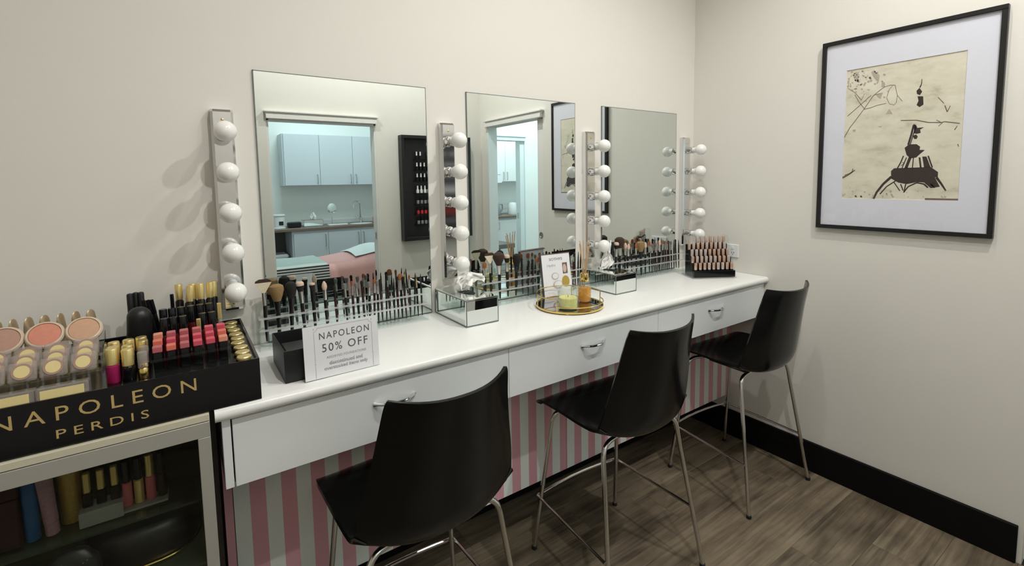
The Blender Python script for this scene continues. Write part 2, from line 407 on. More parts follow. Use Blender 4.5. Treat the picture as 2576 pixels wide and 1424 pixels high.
struct('ceiling', MB().box(XL-0.1, 0.1, DOPP-0.1, 0.1, CEIL, CEIL+0.08), M['ceil'])
struct('ceiling_treatment_room', MB().box(-3.0, 0.1, -5.62, DOPP-0.1, CEIL, CEIL+0.08), M['ceil'])
struct('ceiling_hallway', MB().box(0.1, 3.4, -5.4, -0.9, CEIL, CEIL+0.08), M['ceil'])
struct('wall_mirror_side', MB().box(XL-0.1, 0.1, 0, 0.1, -0.06, CEIL+0.02), M['wall'])
struct('wall_far_end', MB().box(XL-0.1, XL, DOPP, 0, 0, CEIL), M['wall'])
DY0, DY1, DZ = -2.335, -1.455, 2.012           # doorway in the picture wall
w = MB().box(0, 0.1, DY1, 0, 0, CEIL).box(0, 0.1, DOPP-0.1, DY0, 0, CEIL).box(0, 0.1, DY0, DY1, DZ, CEIL)
struct('wall_picture_side', w, M['wall'])
OX0, OX1, OZ = -1.955, -1.085, 2.0             # doorway opposite the mirrors
w = MB().box(XL, OX0, DOPP-0.1, DOPP, 0, CEIL).box(OX1, 0, DOPP-0.1, DOPP, 0, CEIL).box(OX0, OX1, DOPP-0.1, DOPP, OZ, CEIL)
struct('wall_opposite', w, M['wall'])
# baseboards: 149 mm black skirting
struct('baseboard_picture_side', MB().box(-0.015, 0, -1.4407, -0.014, 0, 0.1495, 0.002), M['base_black'])
struct('baseboard_mirror_side', MB().box(XL, 0, -0.014, 0, 0, 0.1495, 0.002), M['base_black'])
struct('baseboard_opposite', MB().box(XL, OX0-0.06, DOPP, DOPP+0.014, 0, 0.1495, 0.002).box(OX1+0.06, 0, DOPP, DOPP+0.014, 0, 0.1495, 0.002), M['base_black'])

def architrave(name, a0, a1, top, fr, m, side=True):
    """stepped door surround; fr(along, out, z) -> world"""
    b = MB()
    def bx(u0, u1, o0, o1, z0, z1):
        p = [fr(u, o, z) for u in (u0, u1) for o in (o0, o1) for z in (z0, z1)]
        b.box(min(q[0] for q in p), max(q[0] for q in p), min(q[1] for q in p), max(q[1] for q in p), min(q[2] for q in p), max(q[2] for q in p), 0.0015)
    bx(a0-0.004, a1+0.004, 0, 0.034, top, top+0.034); bx(a0-0.008, a1+0.008, 0, 0.022, top+0.034, top+0.050); bx(a0-0.018, a1+0.018, 0, 0.040, top+0.050, top+0.062)
    if side:
        for u0, u1 in ((a0-0.012, a0), (a1, a1+0.012)): bx(u0, u1, 0, 0.008, 0, top)
    return struct(name, b, m)
architrave('trim_1', OX0, OX1, OZ, lambda u, o, z: (u, DOPP+o, z), M['trim'], False)
architrave('trim_2', DY0, DY1, DZ, lambda u, o, z: (-o, u, z), M['trim'], False)
# jamb linings
struct('trim_3', MB().box(OX0, OX0+0.014, DOPP-0.105, DOPP-0.002, 0, OZ).box(OX1-0.014, OX1, DOPP-0.105, DOPP-0.002, 0, OZ).box(OX0, OX1, DOPP-0.105, DOPP-0.002, OZ-0.012, OZ), M['trim'])
jam = bpy.data.objects['trim_3']; ORG['trim_3'] = Vector((0, 0, 0))
part('strike_plate', MB().box(OX1-0.016, OX1-0.013, DOPP-0.06, DOPP-0.035, 0.975, 1.04), M['steel'], jam)
struct('trim_4', MB().box(0.0, 0.1, DY0, DY0+0.014, 0, DZ), M['trim_cool'])
# cavity sliding door of the picture wall, mostly slid open
d = struct('door_1', MB().box(0.030, 0.066, -1.571, -1.445, 0.008, DZ-0.004, 0.002), M['trim'])
part('flush_pull', MB().lathe([(0.0, -0.001), (0.016, -0.001), (0.019, -0.004), (0.027, -0.004), (0.028, 0.0)], 20, (0.0305, -1.527, 1.0067), (1, 0, 0)), M['steel'], d)

# ------------------------------------------------------------------ mirrors
MX = [-2.3337, -1.5515, -0.7692]; MW, MZT = 0.6018, 1.8545
mlab = ['frameless wall mirror between first and second bulb bars, reflecting the treatment room', 'frameless wall mirror behind the gold tray, reflecting the sliding doorway', 'frameless wall mirror next to the room corner, reflecting plain wall']
for i, x0 in enumerate(MX):
    t = thing('wall_mirror', mlab[i], 'mirror', (x0+MW/2, -0.003, T+0.003), group='mirrors above the vanity')
    part('mirror_glass', MB().box(x0+0.003, x0+MW-0.003, -0.0062, -0.0012, T+0.006, MZT-0.003), M['mirror'], t, True, smooth=0)
    e = MB()
    for a, b, c, d_ in ((x0, x0+0.003, T+0.003, MZT), (x0+MW-0.003, x0+MW, T+0.003, MZT), (x0, x0+MW, MZT-0.003, MZT), (x0, x0+MW, T+0.003, T+0.006)):
        e.box(a, b, -0.0058, -0.0012, c, d_)
    part('polished_edge', e, M['mirror_edge'], t, True, smooth=0)

# ------------------------------------------------------------------ bulb bars
BZ = [1.645, 1.5245, 1.404, 1.2835, 1.163]
def make_bar():
    t = thing('bulb_bar', 'x', 'light', (0, 0, 1.09), group='chrome bulb bars between the mirrors')
    hw, z0, z1, d = 0.031, 0.0, 0.63, 0.032
    b = MB()
    prof = [(-hw, 0), (-hw, d-0.007), (-hw+0.007, d), (hw-0.007, d), (hw, d-0.007), (hw, 0)]
    for (pa, pb) in (((z0, 0.006), (z0+0.008, 0)), ((z0+0.008, 0), (z1-0.008, 0)), ((z1-0.008, 0), (z1, 0.006))):
        rows = []
        for zz, ins in (pa, pb): rows.append([(x*(1-ins*3) , -max(0, yy-ins) , zz) for x, yy in prof])
        b.grid(rows)
    b.prism([(p[0]*0.982, max(0, p[1]-0.006)) for p in prof], z0, z0+0.0002, lambda u, v, k: (u, -v, k))
    b.prism([(p[0]*0.982, max(0, p[1]-0.006)) for p in prof], z1-0.0002, z1, lambda u, v, k: (u, -v, k))
    part('backplate', b, M['chrome'], t)
    for zz in (0.598, 0.022):
        part('screw', MB().lathe([(0.004, 0), (0.004, 0.002), (0.002, 0.003), (0, 0.003)], 10, (0, -d, zz), (0, -1, 0)), M['gold'], t)
    for z in BZ:
        so = part('socket', MB().lathe([(0.020, 0), (0.0215, 0.004), (0.020, 0.010), (0.0185, 0.034), (0.0205, 0.040), (0.0195, 0.043), (0.014, 0.043)], 20, (0, -d+0.001, z-1.09), (0, -1, 0)), M['chrome'], t)
        pr = [(0.0145, 0.040), (0.0150, 0.052), (0.0175, 0.060)]
        for k in range(0, 11):
            a = -0.93 + (PI/2+0.93)*k/10; pr.append((max(0.0, 0.0305*math.cos(a)) if k < 10 else 0.0, 0.0895+0.0305*math.sin(a)))
        part('bulb', MB().lathe(pr, 24, (0, -d+0.001, z-1.09), (0, -1, 0)), M['opal'], t)
    return t
BARX = [-2.4275, -1.6505, -0.8680, -0.0990]
blab = ['chrome bar of five white globe bulbs above the black cosmetics display', 'chrome bar of five white globe bulbs behind the first tissue box', 'chrome bar of five white globe bulbs behind the reed diffuser', 'chrome bar of five white globe bulbs in the room corner by the lipstick stand']
st = Stock(make_bar())
for x, l in zip(BARX, blab): place(st.get(), (x, 0, 1.09), label=l)

# ------------------------------------------------------------------ vanity counter
van = thing('vanity_counter', 'long white built-in vanity counter with drawers and pink striped front', 'counter', (-1.25, -0.25, 0))
YE = -0.4733
prof = [(-0.001, T), (YE+0.016, T)]
for k in range(1, 8):
    a = PI/2 + PI*k/8; prof.append((YE+0.0163+0.0163*math.cos(a), T-0.0163+0.0163*math.sin(a)))
prof += [(YE+0.016, T-0.0326), (-0.001, T-0.0326)]
part('worktop', MB().prism(prof, -2.5138, -0.002, lambda u, v, d: (d, u, v)), M['worktop'], van, True)
DB = T-0.2084
part('end_panel', MB().box(-2.5010, -2.4825, -0.456, -0.02, DB, T-0.0328, 0.001), M['white_lam'], van, True)
part('filler_strip', MB().box(-0.034, -0.003, -0.45, -0.43, DB, T-0.0328, 0.0005), M['white_lam'], van, True)
part('carcass', MB().box(-2.4800, -0.036, -0.436, -0.02, DB+0.002, T-0.0328), M['gapdark'], van, True)
def bow(x0, x1, y, z, out, r):
    pts = []
    for k in range(15):
        t_ = k/14; e = min(t_, 1-t_)*2; pts.append((x0+(x1-x0)*t_, y - out*math.sin(min(1, e*1.25)*PI/2), z))
    return MB().tube(pts, [r*1.5 if k in (0, 14) else r for k in range(15)], 8)
for x0, x1 in ((-2.4790, -1.6648), (-1.6632, -0.8838), (-0.8822, -0.0370)):
    dr = part('drawer', MB().box(x0, x1, -0.457, -0.437, DB, T-0.036, 0.0012), M['white_lam'], van, True)
    c = (x0+x1)/2 + 0.003
    part('handle', bow(c-0.061, c+0.061, -0.457, 0.857, 0.028, 0.0042), M['chrome'], dr, True)
PINK, PALE = (0.68, 0.36, 0.41), (0.77, 0.80, 0.77)
for i, (x0, x1) in enumerate(((-2.4780, -2.0716), (-2.0700, -1.2480), (-1.2464, -0.4240), (-0.4224, -0.004))):
    c = (x0+x1)/2
    # printed stripes keep their phase across the seams (object origin = counter origin at x -1.25)
    part('striped_panel', MB().box(x0, x1, -0.2698, -0.254, 0.2427, DB+0.003), stripes('pink_stripes', 0, 0.0825, -2.438+1.25, 0.5, PINK, PALE), van, True, smooth=0)
part('striped_end', MB().box(-2.5010, -2.4800, -0.268, -0.03, 0.001, DB-0.001), stripes('pink_end', 0, 1.0, -4.0, 1.0, PINK, PALE), van, True, smooth=0)

# ------------------------------------------------------------------ bar stools
def catmull(P, n):
    out = []
    for i in range(len(P)-1):
        p0, p1, p2, p3 = P[max(i-1, 0)], P[i], P[i+1], P[min(i+2, len(P)-1)]
        for k in range(n):
            t = k/n
            out.append(tuple(0.5*((2*b)+(-a+c)*t+(2*a-5*b+4*c-d)*t*t+(-a+3*b-3*c+d)*t**3) for a, b, c, d in zip(p0, p1, p2, p3)))
    out.append(tuple(P[-1])); return out
def make_stool():
    t = thing('bar_stool', 'x', 'stool', (0, 0, 0), group='bar stools at the vanity')
    #  y, z, half width, edge lift, corner pull
    key = [(0.226, 0.604, 0.196, -0.008), (0.214, 0.620, 0.216, -0.004), (0.16, 0.632, 0.233, 0.012), (0.06, 0.624, 0.235, 0.026), (-0.05, 0.606, 0.232, 0.040), (-0.13, 0.596, 0.230, 0.056),
           (-0.182, 0.608, 0.227, 0.068), (-0.210, 0.650, 0.223, 0.070), (-0.226, 0.73, 0.211, 0.066), (-0.242, 0.82, 0.193, 0.064), (-0.258, 0.91, 0.177, 0.062), (-0.272, 0.975, 0.167, 0.060), (-0.276, 0.993, 0.160, 0.059)]
    P = catmull(key, 4); NS = 17; th = 0.0045
    mid = []
    for i, (y, z, hw, lf) in enumerate(P):
        a, b = P[max(i-1, 0)], P[min(i+1, len(P)-1)]
        ty, tz = b[0]-a[0], b[1]-a[1]; L = math.hypot(ty, tz); ny, nz = tz/L, -ty/L      # towards the sitter
        row = []
        for j in range(NS):
            s_ = -1 + 2*j/(NS-1); q = abs(s_)**2.3
            row.append(Vector((hw*s_, y+ny*lf*q, z+nz*lf*q)))
        mid.append(row)
    R_, C_ = len(mid), NS
    def nrm(i, j):
        du = mid[min(i+1, R_-1)][j] - mid[max(i-1, 0)][j]; dv = mid[i][min(j+1, C_-1)] - mid[i][max(j-1, 0)]
        return dv.cross(du).normalized()
    A = [[mid[i][j] + nrm(i, j)*th for j in range(C_)] for i in range(R_)]
    B = [[mid[i][j] - nrm(i, j)*th for j in range(C_)] for i in range(R_)]
    b = MB(); b.grid(A); o = len(b.v); b.grid([r_[::-1] for r_ in B])
    loop = [(0, j) for j in range(C_)] + [(i, C_-1) for i in range(1, R_)] + [(R_-1, j) for j in range(C_-2, -1, -1)] + [(i, 0) for i in range(R_-2, 0, -1)]
    for k in range(len(loop)):
        (i, j), (i2, j2) = loop[k], loop[(k+1) % len(loop)]
        b.f.append((i*C_+j, i2*C_+j2, o+i2*C_+(C_-1-j2), o+i*C_+(C_-1-j))); b.mi.append(0)
    part('seat_shell', b, M['shell'], t, smooth=50)
    part('mount_plate', MB().box(-0.10, 0.10, -0.10, 0.10, 0.578, 0.590, 0.003), M['black_satin'], t)
    feet = [(-0.228, 0.221), (0.228, 0.221), (-0.246, -0.219), (0.246, -0.219)]
    top = [(-0.178, 0.160), (0.178, 0.160), (-0.188, -0.125), (0.188, -0.125)]
    lines = []
    for (fx, fy), (tx, ty) in zip(feet, top):
        zt = 0.588
        F, Tp = Vector((fx, fy, 0.012)), Vector((tx, ty, zt)); I = Vector((tx*0.35, ty*0.82, zt-0.003))
        dn = (F-Tp).normalized(); di = (I-Tp).normalized()
        pts = [I, Tp+di*0.05]
        for k in range(1, 6):
            u = k/6; pts.append((1-u)**2*(Tp+di*0.05) + 2*u*(1-u)*Tp + u*u*(Tp+dn*0.05))
        pts += [Tp+dn*0.05, F]
        part('leg', MB().tube(pts, 0.0085, 12), M['chrome_leg'], t)
        part('foot_cap', MB().cyl(0.0105, 0, 0.016, 12, (fx, fy, 0), c=0.002), M['rubber'], t)
        lines.append((F, Tp))
    def at(i, z):
        F, Tp = lines[i]; return F + (Tp-F)*((z-F.z)/(Tp.z-F.z))
    fl, fr, rl, rr = at(0, 0.232), at(1, 0.232), at(2, 0.222), at(3, 0.222)
    g = 0.011
    fl = fl + Vector((-g, g, 0)); fr = fr + Vector((g, g, 0)); rl = rl + Vector((-g, 0, 0)); rr = rr + Vector((g, 0, 0))
    pts = [fl + (fr-fl)*u + Vector((0, 0.018*math.sin(PI*u), 0)) for u in [k/12 for k in range(13)]]
    part('front_footrest', MB().tube(pts, 0.0062, 10), M['chrome_leg'], t)
    part('side_rail', MB().tube([fl, rl], 0.0055, 10), M['chrome_leg'], t)
    part('side_rail', MB().tube([fr, rr], 0.0055, 10), M['chrome_leg'], t)
    return t
st = Stock(make_stool())
for (x, y, a), l in zip([(-2.045, -0.5445, 1.4), (-1.2303, -0.5355, -0.9), (-0.334, -0.5125, -2.7)],
                        ['black plastic bar stool on chrome legs, pulled up by the white price sign', 'black plastic bar stool on chrome legs, standing between two other stools', 'black plastic bar stool on chrome legs, close to the picture wall']):
    place(st.get(), (x, y, 0), (0, 0, math.radians(a)), l)

# ------------------------------------------------------------------ framed picture
t = thing('framed_picture', 'black framed sepia print of a lattice tower with white mat on wall', 'picture', (0, -1.008, 1.238))
PY0, PY1, PZ0, PZ1, FW = -0.7002, -1.3163, 1.238, 2.102, 0.0172
for nm, a, b, c, d_ in (('frame_rail', PY1, PY0, PZ1-FW, PZ1), ('frame_rail', PY1, PY0, PZ0, PZ0+FW), ('frame_stile', PY0-FW, PY0, PZ0+FW, PZ1-FW), ('frame_stile', PY1, PY1+FW, PZ0+FW, PZ1-FW)):
    part(nm, MB().box(-0.0245, -0.001, a, b, c, d_, 0.0012), M['frame'], t, True)
QY0, QY1, QZ0, QZ1 = -0.8011, -1.2097, 1.3795, 1.9615
mb = MB()
for a, b, c, d_ in ((PY1+FW, QY1, PZ0+FW, PZ1-FW), (QY0, PY0-FW, PZ0+FW, PZ1-FW), (QY1, QY0, PZ0+FW, QZ0), (QY1, QY0, QZ1, PZ1-FW)):
    mb.box(-0.0135, -0.010, a, b, c, d_)
part('mat_board', mb, M['mat_board'], t, True, smooth=0)
def sepia():
    m = bpy.data.materials.new('sepia_print'); m.use_nodes = True; nt = m.node_tree; b = nt.nodes['Principled BSDF']; L = nt.links.new
    tc = nt.nodes.new('ShaderNodeTexCoord'); mp = nt.nodes.new('ShaderNodeMapping'); mp.inputs['Scale'].default_value = (1, 4.5, 9); L(tc.outputs['Object'], mp.inputs[0])
    n = nt.nodes.new('ShaderNodeTexNoise'); n.inputs['Scale'].default_value = 1.6; n.inputs['Detail'].default_value = 6; n.inputs['Roughness'].default_value = 0.62; L(mp.outputs[0], n.inputs['Vector'])
    r_ = nt.nodes.new('ShaderNodeValToRGB'); e = r_.color_ramp.elements
    e[0].position = 0.28; e[0].color = (0.46, 0.42, 0.32, 1); e[1].position = 0.62; e[1].color = (0.80, 0.76, 0.62, 1)
    e2 = e.new(0.44); e2.color = (0.70, 0.66, 0.52, 1)
    L(n.outputs['Fac'], r_.inputs[0]); L(r_.outputs[0], b.inputs['Base Color']); b.inputs['Roughness'].default_value = 0.7
    return m
part('print_sheet', MB().box(-0.0105, -0.009, QY1, QY0, QZ0, QZ1), sepia(), t, True, smooth=0)
M['sep_dark'] = mat('sepia_ink', (0.035, 0.022, 0.018), 0.7, noise=0.35, nscale=60)
M['sep_mid'] = mat('sepia_mid_ink', (0.17, 0.12, 0.095), 0.7, noise=0.4, nscale=60)
M['sep_soft'] = mat('sepia_soft_ink', (0.48, 0.41, 0.34), 0.7, noise=0.2, nscale=60)
# print coordinates: u 0..1 from the mirror side, v 0..1 upwards
def uv(u, v, d): return (-0.0106-d, QY0 + (QY1-QY0)*u, QZ0 + (QZ1-QZ0)*v)
def poly(b, pts, d=0.0004): b.prism(pts, 0, d, uv)
def stroke(b, pts, w0, w1=None, d=0.0004):
    w1 = w0 if w1 is None else w1; asp = (QZ1-QZ0)/abs(QY1-QY0)
    n_ = len(pts)
    for i in range(n_-1):
        (a, c), (e, f_) = pts[i], pts[i+1]; dx, dy = e-a, (f_-c)*asp; L = math.hypot(dx, dy) or 1
        nx, ny = -dy/L, dx/L; wa = w0+(w1-w0)*i/(n_-1); wb = w0+(w1-w0)*(i+1)/(n_-1)
        poly(b, [(a+nx*wa, c+ny*wa/asp), (a-nx*wa, c-ny*wa/asp), (e-nx*wb, f_-ny*wb/asp), (e+nx*wb, f_+ny*wb/asp)], d)
TP = [[(0.451, 0.211), (0.476, 0.231), (0.776, 0.234), (0.836, 0.197), (0.836, 0.162), (0.813, 0.16), (0.856, 0.096), (0.786, 0.085), (0.731, 0.126), (0.67, 0.128), (0.589, 0.114), (0.518, 0.126), (0.459, 0.154), (0.453, 0.182)], [(0.556, 0.377), (0.591, 0.4), (0.653, 0.399), (0.683, 0.38), (0.68, 0.357), (0.722, 0.355), (0.684, 0.327), (0.656, 0.304), (0.607, 0.3), (0.576, 0.325)], [(0.62, 0.545), (0.64, 0.535), (0.652, 0.514), (0.705, 0.515), (0.675, 0.501), (0.681, 0.477), (0.648, 0.472), (0.629, 0.477)], [(0.619, 0.46), (0.645, 0.468), (0.66, 0.452), (0.65, 0.435), (0.63, 0.438)], [(0.628, 0.776), (0.651, 0.794), (0.674, 0.765), (0.657, 0.743), (0.633, 0.754)], [(0.639, 0.737), (0.684, 0.732), (0.69, 0.674), (0.66, 0.659), (0.635, 0.676), (0.649, 0.704)], [(0.705, 0.309), (0.738, 0.308), (0.776, 0.231), (0.724, 0.232)]]
TS = [([(0.458, 0.17), (0.388, 0.115), (0.332, 0.052), (0.308, 0.003)], 0.0127, 0.0084), ([(0.496, 0.139), (0.419, 0.096), (0.363, 0.039)], 0.0056, 0.0056), ([(0.826, 0.16), (0.867, 0.114), (0.903, 0.068)], 0.0113, 0.0056), ([(0.784, 0.114), (0.818, 0.088)], 0.007, 0.0056), ([(0.551, 0.32), (0.53, 0.272), (0.504, 0.229)], 0.0056, 0.0056), ([(0.577, 0.307), (0.558, 0.265), (0.543, 0.229)], 0.0042, 0.0042), ([(0.607, 0.306), (0.593, 0.271), (0.576, 0.228)], 0.0127, 0.0127), ([(0.634, 0.305), (0.63, 0.229)], 0.0042, 0.0042), ([(0.683, 0.304), (0.698, 0.23)], 0.007, 0.007), ([(0.751, 0.313), (0.789, 0.23)], 0.0056, 0.0056), ([(0.544, 0.272), (0.563, 0.265), (0.532, 0.248)], 0.0028, 0.0028), ([(0.621, 0.537), (0.607, 0.473), (0.585, 0.397)], 0.0084, 0.0084), ([(0.64, 0.529), (0.616, 0.448), (0.601, 0.399)], 0.0042, 0.0042), ([(0.653, 0.796), (0.665, 0.818), (0.667, 0.854)], 0.0056, 0.0021), ([(0.482, 0.127), (0.536, 0.065)], 0.0042, 0.0042), ([(0.54, 0.114), (0.564, 0.066)], 0.0056, 0.0042), ([(0.582, 0.114), (0.572, 0.06)], 0.0056, 0.0042), ([(0.568, 0.053), (0.604, 0.096), (0.671, 0.124), (0.732, 0.114), (0.764, 0.088)], 0.0056, 0.007)]
BS = [([(-0.001, 0.481), (0.048, 0.553), (0.117, 0.623), (0.184, 0.695), (0.258, 0.78), (0.314, 0.814), (0.36, 0.836)], 0.0036, 0.0027), ([(0.022, 0.647), (0.092, 0.691), (0.18, 0.748), (0.238, 0.786)], 0.0036, 0.0027), ([(0.015, 0.864), (0.085, 0.823), (0.15, 0.759)], 0.0018, 0.0027), ([(0.085, 0.807), (0.13, 0.745), (0.178, 0.695)], 0.0027, 0.0027), ([(0.15, 0.759), (0.177, 0.805)], 0.0018, 0.0014), ([(0.36, 0.836), (0.407, 0.842), (0.448, 0.837), (0.461, 0.79), (0.471, 0.761), (0.515, 0.715)], 0.0023, 0.0018), ([(0.471, 0.761), (0.465, 0.712), (0.448, 0.694), (0.406, 0.706), (0.379, 0.752), (0.399, 0.812), (0.425, 0.836)], 0.0018, 0.0018), ([(0.179, 0.687), (0.243, 0.693), (0.291, 0.705), (0.377, 0.713)], 0.0036, 0.0023), ([(0.267, 0.787), (0.344, 0.791)], 0.0027, 0.0018)]
BS2 = [([(0.511, 0.577), (0.641, 0.569), (0.736, 0.546), (0.838, 0.538), (0.863, 0.542), (0.975, 0.522)], 0.0042, 0.0042), ([(0.799, 0.558), (0.832, 0.541)], 0.0028, 0.0028), ([(0.817, 0.514), (0.845, 0.535)], 0.0028, 0.0028), ([(0.801, 0.713), (0.849, 0.667)], 0.0028, 0.0028), ([(0.856, 0.652), (0.877, 0.607), (0.897, 0.646)], 0.0042, 0.0028), ([(0.939, 0.48), (0.958, 0.507)], 0.0042, 0.0028), ([(0.97, 0.384), (0.976, 0.366)], 0.0042, 0.0028), ([(0.745, 0.008), (0.999, 0.008)], 0.0098, 0.0084)]
FP = [[(0.056, 0.962), (0.091, 0.981), (0.118, 0.958), (0.111, 0.898), (0.079, 0.914)], [(0.277, 0.79), (0.339, 0.787), (0.327, 0.749), (0.308, 0.759)], [(0.377, 0.634), (0.408, 0.67), (0.438, 0.629)], [(0.227, 0.959), (0.256, 0.971), (0.307, 0.925), (0.301, 0.871), (0.275, 0.897), (0.249, 0.925)], [(0.329, 0.883), (0.358, 0.864), (0.36, 0.832), (0.327, 0.836)], [(0.08, 0.539), (0.109, 0.539), (0.107, 0.52), (0.083, 0.522)], [(0.311, 0.547), (0.359, 0.55), (0.336, 0.538)], [(0.195, 0.835), (0.225, 0.833), (0.216, 0.821)]]
tw = MB()
for q_ in TP: poly(tw, q_)
for l_, a_, b_ in TS: stroke(tw, l_, a_, b_)
part('printed_tower', tw, M['sep_dark'], t, True, smooth=0)
br = MB()
for l_, a_, b_ in BS + BS2: stroke(br, l_, a_, b_)
stroke(br, [(0.0, 0.165), (0.06, 0.19), (0.12, 0.225)], 0.010, 0.005); stroke(br, [(0.02, 0.185), (0.09, 0.205), (0.10, 0.235)], 0.004)
part('printed_branches', br, M['sep_mid'], t, True, smooth=0)['kind'] = 'stuff'
lv = MB(); rr_ = random.Random(3)
for q_ in FP: poly(lv, q_, 0.0003)
for k in range(120):
    if k < 75: u, v = abs(rr_.gauss(0.13, 0.12)), 1 - abs(rr_.gauss(0.0, 0.10))
    else: u, v = rr_.random(), abs(rr_.gauss(0, 0.03))
    if not (0.01 < u < 0.98 and 0.01 < v < 0.985): continue
    s_ = 0.004+0.011*rr_.random(); poly(lv, [(u+s_*math.cos(a+rr_.random()*0.5)*(0.6+0.6*rr_.random()), v+0.7*s_*math.sin(a)) for a in (0, 1.2, 2.4, 3.6, 4.9)], 0.0003)
part('printed_foliage', lv, M['sep_soft'], t, True, smooth=0)['kind'] = 'stuff'
part('picture_glass', MB().box(-0.0185, -0.0170, PY1+FW, PY0-FW, PZ0+FW, PZ1-FW), M['picglass'], t, True, smooth=0)

# ------------------------------------------------------------------ power outlet
t = thing('power_outlet', 'white double power outlet on the wall behind the lipstick stand', 'outlet', (0, -0.247, 1.038))
part('cover_plate', MB().box(-0.009, -0.0005, -0.3045, -0.190, 1.0384, 1.110, 0.002), M['plastic_white'], t, True)
for y in (-0.272, -0.222):
    part('rocker', MB().box(-0.0125, -0.009, y-0.006, y+0.006, 1.085, 1.099, 0.001), M['plastic_white'], t, True)
    part('socket_slot', MB().box(-0.0094, -0.0088, y-0.008, y-0.005, 1.060, 1.068).box(-0.0094, -0.0088, y+0.005, y+0.008, 1.060, 1.068).box(-0.0094, -0.0088, y-0.0015, y+0.0015, 1.050, 1.058), M['gapdark'], t, True, smooth=0)
#--PART2--
# ------------------------------------------------------------------ black cosmetics display
SX0, SX1, SYF, SYB, SZ = -3.012, -2.412, -0.4614, -0.025, 1.0595
t = thing('display_stand', 'glossy black counter display with gold lettering, filled with cosmetics', 'display', (-2.712, -0.243, T))
part('front_panel', MB().box(SX0, SX1, SYF, SYF+0.006, T+0.0005, SZ, 0.0008), M['black_acr'], t, True)
part('back_panel', MB().box(SX0, SX1, SYB-0.006, SYB, T+0.0005, SZ, 0.0008), M['black_acr'], t, True)
for a in (SX0, SX1-0.006): part('side_panel', MB().box(a, a+0.006, SYF+0.006, SYB-0.006, T+0.0005, SZ, 0.0008), M['black_acr'], t, True)
part('tray_floor', MB().box(SX0+0.006, SX1-0.006, SYF+0.006, SYB-0.006, 1.040, 1.0500), M['black_acr'], t, True)
lettering('brand_lettering', 'NAPOLEON', t, M['gold_print'], Matrix.Translation((0, SYF+0.243-0.0002, 1.0125-T)) @ Matrix(((1, 0, 0, 0), (0, 0, -1, 0), (0, 1, 0, 0), (0, 0, 0, 1))), 0.334, 0.0295, 1.55, 'gold capital lettering')
lettering('brand_lettering', 'PERDIS', t, M['gold_print'], Matrix.Translation((0, SYF+0.243-0.0002, 0.9745-T)) @ Matrix(((1, 0, 0, 0), (0, 0, -1, 0), (0, 1, 0, 0), (0, 0, 0, 1))), 0.152, 0.0185, 1.5, 'smaller gold capital lettering')
F0 = 1.0502
# gold lidded pots in the end column
def pot():
    t = thing('lacquer_pot', 'x', 'pot', group='gold lidded pots in the display end column')
    part('jar', MB().cyl(0.0145, 0, 0.008, 20), M['black_gloss'], t)
    part('lid', MB().lathe([(0.0155, 0.008), (0.0168, 0.0095), (0.0168, 0.014), (0.0155, 0.0155), (0, 0.0158)], 24), M['gold_pale'], t)
    return t
st = Stock(pot())
for i, (x, y) in enumerate([(-2.4434, -0.0815), (-2.4485, -0.1275), (-2.444, -0.1732), (-2.443, -0.2202), (-2.4424, -0.2655), (-2.4455, -0.3085), (-2.4429, -0.3540), (-2.4432, -0.3990), (-2.4432, -0.4395)]):
    place(st.get(), (x, y, F0), label='gold lidded pot, %s counting from the wall in the end column' % ORD[i])
# square lip testers in stepped rows
def tester(h, m):
    t = thing('lip_tester', 'x', 'lipstick', group='square lip testers in the black display')
    part('tube', MB().box(-0.0085, 0.0085, -0.0085, 0.0085, 0, h-0.014, 0.001), M['black_gloss'], t)
    part('shade_cap', MB().box(-0.0095, 0.0095, -0.0095, 0.0095, h-0.014, h, 0.0015), m, t)
    return t
LM = ['lip_pink', 'lip_coral', 'lip_rose', 'lip_peach']
cols = [-2.6154, -2.5888, -2.5622, -2.5356, -2.509, -2.4824]
shades = [['lip_rose', 'lip_coral', 'lip_rose', 'lip_pink', 'lip_pink', 'lip_peach'], ['lip_coral', 'lip_pink', 'lip_rose', 'lip_pink', 'lip_pink', 'lip_coral'], ['lip_peach', 'lip_rose', 'lip_rose', 'lip_rose', 'lip_pink', 'lip_pink']]
stocks = {}
rown = ['front row', 'middle row', 'rear row']
for r, (y, h) in enumerate(((-0.385, 0.061), (-0.350, 0.067), (-0.315, 0.074))):
    for c, x in enumerate(cols):
        k = (h, shades[r][c])
        if k not in stocks: stocks[k] = Stock(tester(h, M[k[1]]))
        place(stocks[k].get(), (x, y, F0), label='square black lip tester with %s top, %s row, %s from the gold pots' % ({'lip_pink': 'pink', 'lip_coral': 'coral', 'lip_rose': 'dusty rose', 'lip_peach': 'peach'}[k[1]], ['front', 'middle', 'rear'][r], ORD[5-c]))
t = thing('tester_rack', 'clear acrylic divider rack holding the square lip testers', 'rack', (-2.549, -0.35, F0))
part('front_plate', MB().box(-2.630, -2.468, -0.4005, -0.3985, F0, F0+0.034), M['acr'], t, True, smooth=0)
for i in range(7):
    x = -2.6287 + 0.0266*i
    part('divider', MB().box(x-0.0008, x+0.0008, -0.3983, -0.302, F0, F0+0.040), M['acr'], t, True, smooth=0)
